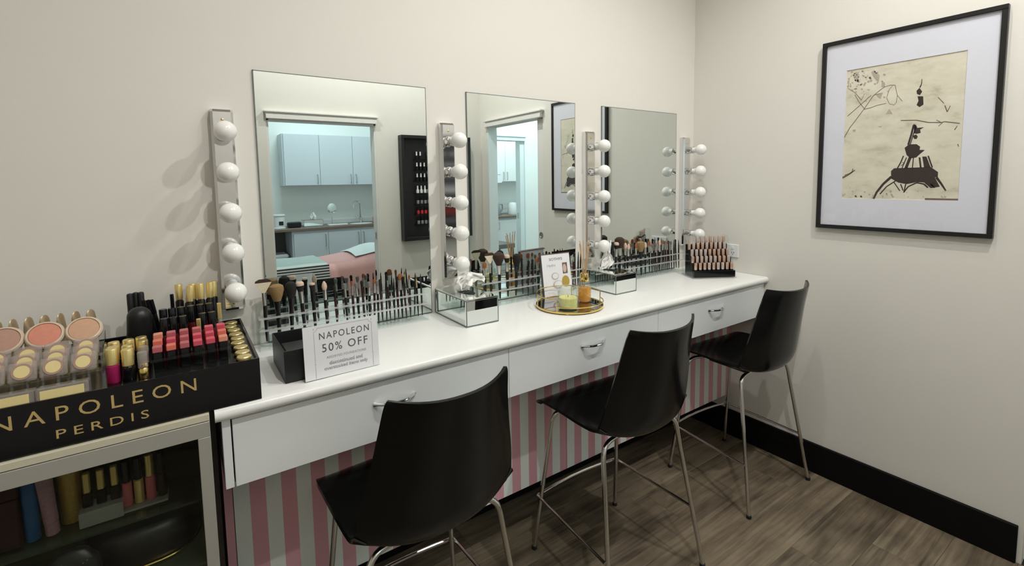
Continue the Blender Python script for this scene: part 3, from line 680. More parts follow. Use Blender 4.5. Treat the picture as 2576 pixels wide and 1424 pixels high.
# gloss bottles at the front
def gloss(h, r, body, cap, capf=0.42, neck=True):
    t = thing('gloss_bottle', 'x', 'bottle', group='gold capped gloss bottles in the display')
    hb = h*(1-capf)
    part('bottle_body', MB().lathe([(r*0.9, 0), (r, 0.002), (r, hb-0.003), (r*0.8, hb)], 18), body, t)
    part('cap', MB().lathe([(r*0.86, hb), (r*0.92, hb+0.001), (r*0.92, h-0.0025), (r*0.84, h-0.0005), (0, h)], 18), cap, t)
    return t
g1 = gloss(0.078, 0.0125, M['gloss_pink'], M['gold_pale'], 0.47); place(g1, (-2.6965, -0.4020, F0), label='pink gloss bottle with a tall gold cap at the display front edge')
g2 = gloss(0.073, 0.0122, M['black_gloss'], M['gold_pale'], 0.52); place(g2, (-2.669, -0.4080, F0), label='black lacquer bottle with a gold cap beside the pink gloss')
g3 = gloss(0.062, 0.0105, M['gold'], M['acr_row'], 0.6); place(g3, (-2.6425, -0.4120, F0), label='gold tube with a clear cap in front of the lip testers')
g4 = gloss(0.066, 0.0105, M['gold'], M['acr_row'], 0.6); place(g4, (-2.6415, -0.3800, F0), label='gold tube with a clear cap, just behind a like tube')
st = Stock(gloss(0.060, 0.0130, M['black_gloss'], M['gold_pale'], 0.5))
for i, (x, y, l) in enumerate([(-2.7005, -0.352, 'behind the pink gloss bottle'), (-2.7025, -0.318, 'third back behind the pink gloss'), (-2.7050, -0.275, 'rearmost in line with the pink gloss'), (-2.6725, -0.362, 'behind the black lacquer bottle'), (-2.6745, -0.325, 'third back behind the black lacquer bottle'), (-2.6770, -0.272, 'rearmost in line with the black lacquer bottle'), (-2.6480, -0.300, 'in front of the domed black bottle, standing by the lip testers'), (-2.6520, -0.265, 'rearmost of the gold caps beside the domed bottle')]):
    place(st.get(), (x, y, F0), label='short gold capped bottle, ' + l)
# domed black bottle and tall black ones
t = thing('domed_bottle', 'large matt black bottle with a domed cap in the display', 'bottle', (-2.6625, -0.17, F0), rot=(math.radians(6), math.radians(3), 0))
part('bottle_body', MB().lathe([(0.027, 0), (0.028, 0.003), (0.0275, 0.05)], 24), M['black_satin'], t)
part('cap', MB().lathe([(0.0272, 0.051), (0.0268, 0.088)] + [(0.0268*math.cos(a), 0.094+0.026*math.sin(a)) for a in [PI/2*k/8 for k in range(8)]] + [(0, 0.12)], 24), M['black_satin'], t)
st = None
def mascara(h, r, dome=True):
    t = thing('mascara', 'x', 'mascara', group='tall black mascara tubes in the display')
    part('tube', MB().cyl(r, 0, h*0.55, 14, c=0.001), M['black_gloss'], t)
    part('cap', MB().lathe([(r, h*0.555), (r, h-0.006), (r*0.8, h-0.002), (0, h)], 14), M['black_satin'], t)
    return t
st = Stock(mascara(0.143, 0.0075))
for x, y, l in ((-2.6805, -0.092, 'farthest from the gold caps'), (-2.6685, -0.082, 'middle one of the three'), (-2.6565, -0.086, 'next to the black pencils')): place(st.get(), (x, y, F0), label='tall black mascara tube behind the domed bottle, ' + l)
def pencil(h):
    t = thing('eye_pencil', 'x', 'pencil', group='black eye pencils in the display')
    part('barrel', MB().cyl(0.0042, 0, h*0.68, 8), M['black_satin'], t); part('cap', MB().cyl(0.0048, h*0.68, h, 8, c=0.0012), M['black_gloss'], t)
    return t
st = Stock(pencil(0.128))
for x, y, rx, ry, l in ((-2.628, -0.135, 12, -10, 'leaning, nearest the mascara tubes'), (-2.620, -0.140, 10, -9, 'leaning, second from the mascara tubes'), (-2.612, -0.142, 8, -9, 'leaning, thickest of three'), (-2.586, -0.1, 0, 0, 'standing upright alone')):
    place(st.get(), (x, y, F0), (math.radians(-rx*0.3), math.radians(ry), 0), 'slim black eye pencil ' + l)
# black capped lacquer bottles, two rows, and gold capped bottles at the back
def lacq(h, r, body, cap, capf):
    t = thing('lacquer_bottle', 'x', 'bottle', group='lacquer bottles at the back of the display')
    hb = h*(1-capf)
    part('bottle_body', MB().lathe([(r*1.05, 0), (r*1.12, 0.002), (r*1.12, hb-0.006), (r*0.7, hb)], 16), body, t)
    part('cap', MB().lathe([(r, hb), (r, h-0.0015), (r*0.93, h), (0, h)], 16), cap, t)
    return t
sa = Stock(lacq(0.088, 0.0095, M['gloss_red'], M['black_gloss'], 0.48)); sb = Stock(lacq(0.100, 0.0095, M['gloss_red'], M['black_gloss'], 0.45))
for i, x in enumerate((-2.604, -2.584, -2.5635, -2.5405, -2.519, -2.4975)):
    if i != 3: place(sa.get(), (x, -0.222, F0), label='lacquer bottle with round black cap, nearer row, %s from the gold pots' % ORD[5-i])
    place(sb.get(), (x-0.003, -0.160, F0), label='lacquer bottle with round black cap, farther row, %s from the gold pots' % ORD[5-i])
sg = Stock(lacq(0.150, 0.0095, M['black_gloss'], M['gold_pale'], 0.30))
for i, (x, y) in enumerate([(-2.569, -0.075), (-2.556, -0.118), (-2.536, -0.095), (-2.5165, -0.105), (-2.4995, -0.098), (-2.4840, -0.088)]):
    place(sg.get(), (x, y, F0), (0, math.radians((0, 6, 0, 0, 3, 0)[i]), 0), label='tall black bottle with gold cap at the display back, %s from the gold pots' % ORD[5-i])
t = thing('gloss_wand', 'slim clear wand tube with gold cap among the lacquer bottles', 'lip gloss', (-2.5290, -0.257, F0))
part('tube', MB().box(-0.005, 0.005, -0.005, 0.005, 0, 0.045, 0.001), M['acr_row'], t); part('cap', MB().box(-0.005, 0.005, -0.005, 0.005, 0.0455, 0.082, 0.001), M['gold_pale'], t)
t = thing('gloss_wand', 'slim clear wand tube with gold cap beside the gold pots', 'lip gloss', (-2.4775, -0.20, F0))
part('tube', MB().box(-0.005, 0.005, -0.005, 0.005, 0, 0.06, 0.001), M['acr_row'], t); part('cap', MB().box(-0.005, 0.005, -0.005, 0.005, 0.0605, 0.105, 0.001), M['gold_pale'], t)
# compact powders in a clear tiered stand
def compact():
    t = thing('powder_compact', 'x', 'compact', group='clear powder compacts in the tiered stand')
    part('case', MB().box(-0.0218, 0.0218, -0.005, 0.005, -0.0195, 0.0195, 0.003), M['acr_row'], t)
    part('rim', MB().lathe([(0.0125, 0.0056), (0.0160, 0.0056), (0.0160, 0.0064), (0.0125, 0.0064)], 24, (0, 0, 0), (0, -1, 0)), mat('rose_rim', (0.38, 0.24, 0.20), 0.5), t)
    part('label', MB().lathe([(0.0, 0.0052), (0.0122, 0.0052), (0.0122, 0.0068), (0, 0.0068)], 24, (0, 0, 0), (0, -1, 0)), M['label_yellow'], t)
    return t
st = Stock(compact()); tilt = math.radians(-24)
for r in range(3):
    for c in range(4):
        place(st.get(), (-2.7415-0.0468*c, -0.4235+0.026*r, 1.1145+0.0095*r), (tilt, 0, 0), 'square clear compact with round yellow label, %s tier, %s from the pink gloss' % (['lowest', 'middle', 'top'][r], ORD[c]))
t = thing('compact_stand', 'clear acrylic tiered stand holding yellow labelled compacts', 'stand', (-2.81, -0.40, F0))
for r in range(3):
    y, z = -0.4235+0.026*r, 1.1145+0.0095*r
    part('tier_shelf', MB().box(-2.93, -2.712, y-0.014, y+0.012, z-0.0245, z-0.0215), M['acr'], t, True, smooth=0)
part('side_plate', MB().prism([(-0.4385, 1.0835), (-0.4385, 1.1), (-0.352, 1.160), (-0.345, 1.160), (-0.345, 1.0502), (-0.40, 1.0502), (-0.40, 1.0835)], -2.7125, -2.7100, lambda u, v, d: (d, u, v)), M['acr'], t, True, smooth=0)
part('front_lip', MB().box(-2.93, -2.712, -0.4405, -0.4385, 1.0885, 1.0955), M['acr'], t, True, smooth=0)
def palette():
    t = thing('powder_box', 'x', 'box', group='clear powder boxes along the display front edge')
    part('case', MB().box(-0.041, 0.041, -0.017, 0.017, 0, 0.030, 0.003), M['acr_row'], t); part('powder_pan', MB().box(-0.034, 0.034, -0.0182, -0.0172, 0.006, 0.024, 0.0004), M['label_yellow'], t)
    return t
st = Stock(palette())
for i in range(3): place(st.get(), (-2.774-0.0835*i, -0.4385, F0), (math.radians(-8), 0, 0), 'clear box of yellow powder under the compacts, %s from the pink gloss' % ORD[i])
def blush(m):
    t = thing('blush_compact', 'x', 'compact', group='round blush compacts behind the square ones')
    part('case', MB().lathe([(0.030, -0.007), (0.034, -0.004), (0.0345, 0.003), (0.032, 0.007), (0.0285, 0.0075), (0.0285, 0.004), (0, 0.004)], 32), mat('blush_case', (0.60, 0.47, 0.36), 0.25, coat=0.5), t)
    part('powder', MB().lathe([(0, 0.0042), (0.0283, 0.0042), (0.0275, 0.0062), (0.015, 0.0072), (0, 0.0074)], 32), m, t)
    return t
for x, m, l in ((-2.7565, 'blush_peach', 'peach'), (-2.8245, 'blush_coral', 'coral'), (-2.8925, 'blush_rose', 'brown rose')):
    place(blush(M[m]), (x, -0.268, 1.148), (math.radians(48), math.radians(4), 0), 'round compact of %s blush standing behind the square compacts' % l)
t = thing('blush_riser', 'clear acrylic block carrying the round blush compacts', 'riser', (-2.83, -0.27, F0))
part('block', MB().box(-2.93, -2.722, -0.300, -0.236, F0, 1.108, 0.002), M['acr'], t, True, smooth=0)
def ftube():
    t = thing('foundation_tube', 'x', 'tube', group='bronze foundation tubes at the display back')
    b = MB(); rows = []
    for z, rx, ry in ((0.036, 0.0115, 0.0115), (0.06, 0.0118, 0.0112), (0.09, 0.0125, 0.0085), (0.106, 0.0128, 0.005), (0.116, 0.0115, 0.003), (0.122, 0.0085, 0.0018), (0.125, 0.004, 0.001)):
        rows.append([(rx*math.cos(2*PI*k/16), ry*math.sin(2*PI*k/16), z) for k in range(17)])
    b.grid(rows); part('tube_body', b, M['bronze_tube'], t)
    part('cap', MB().cyl(0.0118, 0, 0.0355, 16, c=0.001), M['gold'], t)
    return t
st = Stock(ftube())
for i, x in enumerate((-2.756, -2.784, -2.813, -2.842, -2.870, -2.897, -2.925)):
    place(st.get(), (x, -0.165, F0), (0, 0, math.radians(50+8*(i % 3))), 'bronze foundation tube with crimped top, %s along the wall from the domed bottle' % ORD[i])

# ------------------------------------------------------------------ glass showcase under the display
CX0, CX1, CYF = -3.16, -2.5245, -0.470
t = thing('showcase_cabinet', 'low aluminium framed glass showcase standing beside the striped vanity', 'cabinet', (-2.84, -0.235, 0))
part('top_board', MB().box(CX0, CX1, CYF, -0.016, 0.9362, 0.9524, 0.001), M['cream'], t, True)
part('side_panel', MB().box(CX1-0.016, CX1-0.001, CYF+0.022, -0.016, 0.02, 0.936), M['black_satin'], t, True)
part('side_panel', MB().box(CX0, CX0+0.016, CYF+0.022, -0.016, 0.02, 0.936), M['black_satin'], t, True)
part('back_panel', MB().box(CX0+0.016, CX1-0.016, -0.024, -0.016, 0.02, 0.936), mat('showcase_back', (0.20, 0.21, 0.175), 0.6, noise=0.1), t, True)
part('bottom_board', MB().box(CX0, CX1, CYF+0.022, -0.016, 0.0, 0.09), M['black_satin'], t, True)
dr = part('door', MB().box(CX0+0.02, CX1-0.025, CYF+0.006, CYF+0.010, 0.125, 0.899), M['glass_dim'], t, True, smooth=0)
part('top_rail', MB().box(CX0, CX1, CYF, CYF+0.02, 0.898, 0.9345, 0.0012), M['alu'], dr, True)
part('bottom_rail', MB().box(CX0, CX1, CYF, CYF+0.02, 0.09, 0.126, 0.0012), M['alu'], dr, True)
part('stile', MB().box(CX1-0.0255, CX1, CYF, CYF+0.02, 0.126, 0.898, 0.0012), M['alu'], dr, True)
part('stile', MB().box(CX0, CX0+0.0255, CYF, CYF+0.02, 0.126, 0.898, 0.0012), M['alu'], dr, True)
S1, S2 = 0.708, 0.588
for z, yf in ((S1, -0.390), (S2, -0.458)): part('glass_shelf', MB().box(CX0+0.017, CX1-0.017, yf, -0.028, z-0.006, z, 0.0005), clear('shelf_glass', (0.80, 0.86, 0.80), 1.5, 0.0, (0.10, 0.12, 0.09), 0.25), t, True, smooth=0)
def squeeze(name, label, x, y, h, r, m, cap, lean=0, rz=0.3):
    t = thing(name, label, 'tube', (x, y, S1+0.0015), rot=(0, math.radians(lean), rz))
    b = MB(); rows = []
    for q, rx, ry in ((0.2, 1, 1), (0.4, 1.0, 0.95), (0.75, 1.08, 0.55), (0.95, 1.15, 0.12), (1.0, 1.15, 0.10)):
        rows.append([(r*rx*math.cos(2*PI*k/16), r*ry*math.sin(2*PI*k/16), h*q) for k in range(17)])
    b.grid(rows); part('tube_body', b, m, t); part('cap', MB().cyl(r*0.95, 0, h*0.197, 16, c=0.001), cap, t); return t
squeeze('cosmetic_tube', 'blue cosmetic tube on the glass shelf inside the showcase', -2.864, -0.335, 0.150, 0.013, M['tube_blue'], M['tube_blue'])
squeeze('cosmetic_tube', 'glittery pink cosmetic tube leaning beside the blue tube', -2.832, -0.335, 0.150, 0.013, M['tube_pink'], M['tube_pink'], -3)
squeeze('cosmetic_tube', 'wide glittery gold cosmetic tube on the glass shelf', -2.803, -0.300, 0.145, 0.022, M['tube_gold'], M['tube_gold'])
t = thing('nail_set', 'clear boxed set of three gold capped bottles in the showcase', 'set', (-2.745, -0.330, S1+0.0005))
part('base_box', MB().box(-0.040, 0.040, -0.028, 0.028, 0, 0.036, 0.002), M['acr_edge'], t)
for k in range(3):
    b = part('bottle', MB().box(-0.034+0.025*k, -0.016+0.025*k, -0.009, 0.009, 0.037, 0.070, 0.002), M['black_gloss'], t); part('cap', MB().box(-0.0315+0.025*k, -0.0185+0.025*k, -0.0065, 0.0065, 0.070, 0.118, 0.002), M['gold_pale'], b)
t = thing('gloss_gift_set', 'clear packet of pink glosses and black caps in the showcase', 'set', (-2.665, -0.325, S1+0.0005))
part('tray', MB().box(-0.046, 0.046, -0.026, 0.026, 0, 0.006, 0.002), M['acr_edge'], t)
for k, (m1, m2) in enumerate((('lip_rose', 'black_gloss'), ('gold_pale', 'black_gloss'), ('lip_rose', 'gold_pale'), ('black_gloss', 'black_gloss'))):
    b = part('bottle', MB().cyl(0.0100, 0.0065, 0.066, 14, (-0.034+0.0228*k, 0, 0), c=0.002), M[m1], t); part('cap', MB().cyl(0.0090, 0.0665, 0.120, 14, (-0.034+0.0228*k, 0, 0), c=0.001), M[m2], b)
t = thing('vanity_case', 'black oval beauty case with gold trim on the lower glass shelf', 'case', (-2.672, -0.262, S2+0.0005))
b = MB(); rows = []
def oval(rx, ry, z): return [(rx*(abs(math.cos(a))**0.7)*(1 if math.cos(a) >= 0 else -1), ry*(abs(math.sin(a))**0.7)*(1 if math.sin(a) >= 0 else -1), z) for a in [2*PI*k/40 for k in range(41)]]
b.grid([oval(0.002, 0.002, 0), oval(0.106, 0.128, 0), oval(0.114, 0.136, 0.01), oval(0.115, 0.137, 0.070), oval(0.103, 0.125, 0.088), oval(0.06, 0.07, 0.094), oval(0.002, 0.002, 0.095)])
part('case_body', b, M['black_satin'], t, smooth=60)
part('gold_trim', MB().tube(oval(0.1165, 0.1385, 0.006)[:-1], 0.0028, 6, True), M['gold'], t)
t = thing('jewelled_pouch', 'small black pouch with rows of sparkling studs in the showcase', 'pouch', (-2.790, -0.428, S2+0.0005))
b = MB(); b.grid([oval(0.001, 0.001, 0), oval(0.044, 0.022, 0.0), oval(0.050, 0.026, 0.03), oval(0.046, 0.022, 0.09), oval(0.026, 0.012, 0.118), oval(0.001, 0.001, 0.122)])
part('pouch_body', b, M['black_satin'], t, smooth=60)
for k in range(11): part('stud', MB().lathe([(0, -0.0026), (0.0026, 0), (0, 0.0026)], 8, (-0.034+0.0068*k, -0.0195+0.0004*abs(k-5), 0.098+0.006*math.sin(k*0.7))), M['chrome'], t)
t = thing('gift_box', 'dark wine gift box at the far end of the showcase shelf', 'box', (-2.93, -0.30, S1+0.0005))
part('box_body', MB().box(-0.05, 0.05, -0.05, 0.05, 0, 0.11, 0.002), mat('wine_card', (0.03, 0.006, 0.012), 0.5, noise=0.1), t); part('box_lid', MB().box(-0.052, 0.052, -0.052, 0.052, 0.111, 0.14, 0.002), mat('wine_card_lid', (0.035, 0.007, 0.014), 0.45, noise=0.1), t)

# ------------------------------------------------------------------ acrylic brush racks and their brushes
ZL, ZU = T+0.062, T+0.101
def rack(x0, x1, label):
    t = thing('brush_rack', label, 'rack', ((x0+x1)/2, -0.06, T))
    for z in (ZL, ZU):
        part('rail', MB().box(x0+0.003, x1-0.003, -0.0860, -0.0810, z, z+0.006).box(x0+0.003, x1-0.003, -0.0560, -0.0500, z, z+0.006), M['acr_edge'], t, True, smooth=0)
    part('back_plate', MB().box(x0+0.003, x1-0.003, -0.030, -0.026, T+0.0005, ZU+0.042), M['acr'], t, True, smooth=0)
    part('base_plate', MB().box(x0+0.003, x1-0.003, -0.090, -0.030, T+0.0005, T+0.0045), M['acr'], t, True, smooth=0)
    for x in (x0, x1-0.003): part('side_plate', MB().prism([(-0.092, T+0.0005), (-0.020, T+0.0005), (-0.020, ZU+0.055), (-0.050, ZU+0.055)], x, x+0.003, lambda u, v, d: (d, u, v)), M['acr'], t, True, smooth=0)
    return t
RK = [(-2.370, -1.785, 'clear acrylic brush rack behind the white price sign'), (-1.545, -0.965, 'clear acrylic brush rack behind the round gold tray'), (-0.790, -0.195, 'clear acrylic brush rack between the second tissue box and lipstick stand')]
for r in RK: rack(*r)
def brush(kind):
    t = thing('makeup_brush', 'x', 'brush', group='makeup brushes standing in the acrylic racks')
    def handle(L, r, m='handle_black'): part('handle', MB().lathe([(0, 0), (r*0.45, 0.003), (r*0.72, L*0.25), (r, L*0.72), (r*0.92, L)], 10), M[m], t)
    def ferr(z0, z1, r0, r1, m='ferr_silver', sy=1.0): part('ferrule', MB().lathe([(r0, z0), (r0*1.04, z0+0.002), (r1, z1)], 12, sy=sy), M[m], t)
    def head(pr, m, tip=None, sy=1.0, nm='bristles'):
        part(nm, MB().lathe(pr, 14, sy=sy), M[m], t)
    if kind == 'fan':
        handle(0.118, 0.0055); ferr(0.1185, 0.160, 0.0050, 0.0062, sy=0.6)
        f = MB(); f.prism([(-0.004, 0.160), (0.004, 0.160), (0.020, 0.186), (0.024, 0.193), (-0.024, 0.193), (-0.020, 0.186)], -0.003, 0.003, lambda u, v, d: (u, d, v)); part('bristles', f, M['hair_cream'], t, smooth=0)
        f = MB(); f.prism([(-0.024, 0.1932), (0.024, 0.1932), (0.022, 0.199), (0.012, 0.204), (-0.012, 0.204), (-0.022, 0.199)], -0.003, 0.003, lambda u, v, d: (u, d, v)); part('bristle_tips', f, M['hair_brown'], t, smooth=0)
    elif kind == 'powder_tan':
        handle(0.100, 0.0075); ferr(0.1005, 0.128, 0.0078, 0.0115, 'handle_black'); head([(0.0112, 0.1282), (0.018, 0.148), (0.0225, 0.165), (0.021, 0.177), (0.012, 0.183), (0, 0.184)], 'hair_tan')
    elif kind == 'powder_black':
        handle(0.105, 0.0070); ferr(0.1055, 0.132, 0.0075, 0.0105, 'handle_black'); head([(0.0102, 0.1322), (0.016, 0.150), (0.019, 0.166), (0.015, 0.180), (0.007, 0.186), (0, 0.187)], 'hair_black')
    elif kind == 'powder_brown':
        handle(0.108, 0.0068); ferr(0.1085, 0.147, 0.0070, 0.0110); head([(0.0108, 0.1472), (0.019, 0.165), (0.026, 0.182), (0.024, 0.194), (0.012, 0.203), (0, 0.204)], 'hair_brown')
    elif kind == 'duo':
        handle(0.112, 0.0062); ferr(0.1125, 0.152, 0.0070, 0.0080); head([(0.0078, 0.1522), (0.0125, 0.168), (0.0132, 0.172)], 'hair_black'); head([(0.0130, 0.1722), (0.0128, 0.180), (0.009, 0.185), (0, 0.186)], 'hair_pale', nm='bristle_tips')
    elif kind == 'flat_top':
        handle(0.112, 0.0062); ferr(0.1125, 0.156, 0.0070, 0.0075, 'handle_black'); head([(0.0073, 0.1562), (0.0095, 0.166), (0.0095, 0.170)], 'hair_black'); head([(0.0094, 0.1702), (0.0088, 0.176), (0, 0.178)], 'hair_pale', nm='bristle_tips')
    elif kind == 'cone':
        handle(0.110, 0.0058); ferr(0.1105, 0.146, 0.0060, 0.0066); head([(0.0064, 0.1462), (0.0088, 0.156), (0.0072, 0.166), (0.003, 0.174), (0, 0.176)], 'hair_pale')
    elif kind == 'foundation':
        handle(0.108, 0.0052); ferr(0.1085, 0.146, 0.0052, 0.0085, sy=0.5); head([(0.0083, 0.1462), (0.0105, 0.158), (0.0092, 0.166), (0.004, 0.170), (0, 0.171)], 'hair_rust', sy=0.45)
    elif kind == 'fluff':
        handle(0.112, 0.0045); ferr(0.1125, 0.142, 0.0045, 0.0046); head([(0.0044, 0.1422), (0.0066, 0.152), (0.0058, 0.160), (0, 0.164)], 'hair_grey')
    elif kind == 'shader':
        handle(0.115, 0.0045, 'handle_wine'); ferr(0.1155, 0.150, 0.0042, 0.0052, sy=0.7); head([(0.0050, 0.1502), (0.0062, 0.158), (0.0045, 0.165), (0, 0.167)], 'hair_rust', sy=0.6)
    elif kind == 'smudge':
        handle(0.122, 0.0045, 'handle_wine'); ferr(0.1225, 0.148, 0.0040, 0.0042, 'handle_black'); head([(0.0040, 0.1482), (0.0056, 0.155), (0.004, 0.162), (0, 0.164)], 'hair_black')
    elif kind == 'liner':
        handle(0.120, 0.0038); ferr(0.1205, 0.150, 0.0030, 0.0022, 'handle_black'); head([(0.0020, 0.1502), (0.0016, 0.160), (0, 0.168)], 'hair_black')
    elif kind == 'gold_liner':
        handle(0.112, 0.0038); ferr(0.1125, 0.146, 0.0034, 0.0028, 'gold_pale'); head([(0.0027, 0.1462), (0.0020, 0.155), (0, 0.163)], 'hair_rust')
    elif kind == 'spoolie':
        handle(0.126, 0.0040, 'handle_wine'); ferr(0.1265, 0.150, 0.0030, 0.0030, 'ferr_silver'); head([(0.0028, 0.1502), (0.0034, 0.160), (0.0020, 0.172), (0, 0.173)], 'hair_black')
    return t
KD = {'fan': 'cream fan brush with dark tips', 'powder_tan': 'big round tan powder brush', 'powder_black': 'black dome powder brush', 'powder_brown': 'large dark brown powder brush', 'duo': 'silver collared brush with pale tipped black hair', 'flat_top': 'black collared brush with pale flat top', 'cone': 'silver collared pale cone brush', 'foundation': 'wide silver collared rust foundation brush', 'fluff': 'slim brush with grey fluffy tip', 'shader': 'slim wine handled brush with rust tip', 'smudge': 'slim wine handled brush with black tip', 'liner': 'fine pointed black liner brush', 'gold_liner': 'gold collared fine liner brush', 'spoolie': 'slim wine handled brow brush'}
rb = random.Random(11); BS = {}
H = [[(-2.3457, 'fan'), (-2.3078, 'powder_tan'), (-2.2699, 'powder_black'), (-2.2286, 'duo'), (-2.1954, 'flat_top'), (-2.1562, 'cone'), (-2.1222, 'smudge'), (-2.0874, 'fluff'), (-2.0639, 'shader'), (-2.0451, 'fluff'), (-2.026, 'smudge'), (-2.0087, 'fluff'), (-1.9923, 'shader'), (-1.9768, 'fluff'), (-1.961, 'smudge'), (-1.9462, 'liner'), (-1.9313, 'spoolie'), (-1.9151, 'liner'), (-1.8998, 'smudge'), (-1.8844, 'foundation'), (-1.8678, 'smudge'), (-1.8521, 'shader'), (-1.8362, 'liner'), (-1.8202, 'gold_liner'), (-1.804, 'liner')],
     [(-1.5150, 'foundation'), (-1.4872, 'fan'), (-1.4432, 'powder_brown'), (-1.4020, 'duo'), (-1.3605, 'powder_black'), (-1.3225, 'smudge'), (-1.2936, 'smudge'), (-1.2655, 'smudge'), (-1.2326, 'foundation'), (-1.205, 'foundation'), (-1.180, 'shader'), (-1.155, 'fluff'), (-1.130, 'shader'), (-1.105, 'liner'), (-1.080, 'smudge'), (-1.062, 'smudge'), (-1.0445, 'liner'), (-1.0275, 'spoolie'), (-1.0117, 'smudge'), (-0.9946, 'liner'), (-0.979, 'liner')],
     [(-0.765, 'powder_black'), (-0.738, 'duo'), (-0.703, 'powder_brown'), (-0.666, 'cone'), (-0.6488, 'cone'), (-0.6111, 'shader'), (-0.5763, 'foundation'), (-0.5374, 'powder_tan'), (-0.5051, 'cone'), (-0.4723, 'foundation'), (-0.4500, 'fluff'), (-0.4315, 'shader'), (-0.4165, 'fluff'), (-0.4014, 'shader'), (-0.3863, 'cone'), (-0.3671, 'shader'), (-0.3479, 'smudge'), (-0.3323, 'fluff'), (-0.3167, 'shader'), (-0.301, 'smudge'), (-0.2811, 'fluff'), (-0.2612, 'liner'), (-0.241, 'smudge'), (-0.2166, 'liner')]]
RN = ['price sign rack', 'gold tray rack', 'corner rack']
for i, row in enumerate(H):
    cnt = {}; tot = {}
    for x, k in row: tot[k] = tot.get(k, 0)+1
    for j, (x, k) in enumerate(row):
        if k not in BS: BS[k] = Stock(brush(k))
        cnt[k] = cnt.get(k, 0)+1
        l = KD[k] + ' in the ' + RN[i]
        if tot[k] > 1: l += ', %s of its kind' % ORD[cnt[k]-1]
        o = place(BS[k].get(), (x, -0.071, T+0.014+0.010*rb.random()+(0.006 if j < 6 else 0)), (math.radians(rb.uniform(-3, 0)), math.radians(rb.uniform(-3, 3)), rb.uniform(0, 3) if k not in ('fan', 'foundation') else 0), l)
        if k == 'fan': o.rotation_euler = (math.radians(-3), 0, 0)

# ------------------------------------------------------------------ price sign and black box
t = thing('price_sign', 'white price card in a clear stand reading NAPOLEON 50% OFF', 'sign', (-2.2004, -0.4253, T+0.0005), rot=(0, 0, math.radians(1.7)))
SA = Matrix.Rotation(math.radians(-3), 4, 'X')
def leaf(m_, z0=0.0): return SA @ m_
b = MB().box(-0.1025, 0.1025, -0.0007, 0.0007, 0.002, 0.148); b.xf(SA); part('card', b, M['paper'], t, smooth=0)
b = MB().box(-0.104, 0.104, 0.0012, 0.0032, 0.0, 0.150); b.xf(SA); part('stand_back', b, M['acr'], t, smooth=0)
part('stand_foot', MB().box(-0.104, 0.104, 0.0, 0.016, 0.0, 0.002), M['acr'], t, smooth=0)
def on(x, z): return SA @ Matrix.Translation((x, -0.0008, z)) @ Matrix(((1, 0, 0, 0), (0, 0, -1, 0), (0, 1, 0, 0), (0, 0, 0, 1)))
lettering('sign_lettering', 'NAPOLEON', t, M['ink'], on(0.008, 0.108), 0.138, 0.0185, 1.25, depth=0.0003)
lettering('sign_lettering', '50% OFF', t, M['ink'], on(0.008, 0.072), 0.126, 0.0225, 1.2, depth=0.0003)
lettering('sign_lettering', 'ASSORTED FOUNDATIONS', t, M['ink_soft'], on(0.010, 0.0525), 0.110, 0.0066, 1.1, depth=0.0003)
lettering('sign_lettering', 'discontinued and', t, M['ink_soft'], on(0.008, 0.0345), 0.092, 0.0105, 1.0, depth=0.0003, bold=0.012)
lettering('sign_lettering', 'overstocked items only', t, M['ink_soft'], on(0.008, 0.0185), 0.120, 0.0125, 1.0, depth=0.0003, bold=0.012)
b = MB()
for sx in (-1, 1):
    b.box(0.005+sx*0.0795-0.0004, 0.005+sx*0.0795+0.0004, -0.0010, -0.0007, 0.004, 0.040).box(0.005+sx*0.0795-0.0004, 0.005+sx*0.0795+0.0004, -0.0010, -0.0007, 0.046, 0.132)
    b.lathe([(0.0014, 0), (0.0014, 0.0003)], 8, (0.005+sx*0.0795, -0.0008, 0.043), (0, -1, 0)); b.lathe([(0.0014, 0), (0.0014, 0.0003)], 8, (0.005+sx*0.0795, -0.0008, 0.139), (0, -1, 0))
    pts = [(0.005+sx*(0.0795-0.009*math.sin(a)), -0.0009, 0.132+0.009*(1-math.cos(a))) for a in [PI/2*k/5 for k in range(6)]]
    b.tube(pts, 0.0004, 5)
b.box(0.005-0.0705, 0.005+0.0705, -0.0010, -0.0007, 0.1406, 0.1414); b.xf(SA); part('printed_border', b, M['ink_soft'], t, smooth=0)
t = thing('organiser_box', 'open black plastic box half hidden by the price sign', 'box', (-2.29, -0.305, T+0.0005))
BX0, BX1, BY0, BY1 = -0.058, 0.055, -0.098, 0.100
for a in ((BX0, BX1, BY0, BY0+0.003), (BX0, BX1, BY1-0.003, BY1), (BX0, BX0+0.003, BY0+0.003, BY1-0.003), (BX1-0.003, BX1, BY0+0.003, BY1-0.003)): part('box_wall', MB().box(*a, 0, 0.088, 0.0006), M['black_satin'], t)
part('box_floor', MB().box(BX0+0.003, BX1-0.003, BY0+0.003, BY1-0.003, 0, 0.003), M['black_satin'], t)
t = thing('black_compact', 'flat black compact lying inside the open black box', 'compact', (-2.303, -0.315, T+0.0565))
part('base', MB().box(-0.032, 0.032, -0.06, 0.06, -0.05, 0.006, 0.003), M['black_gloss'], t); part('lid', MB().box(-0.031, 0.031, -0.058, 0.058, 0.0065, 0.012, 0.003), M['black_satin'], t)

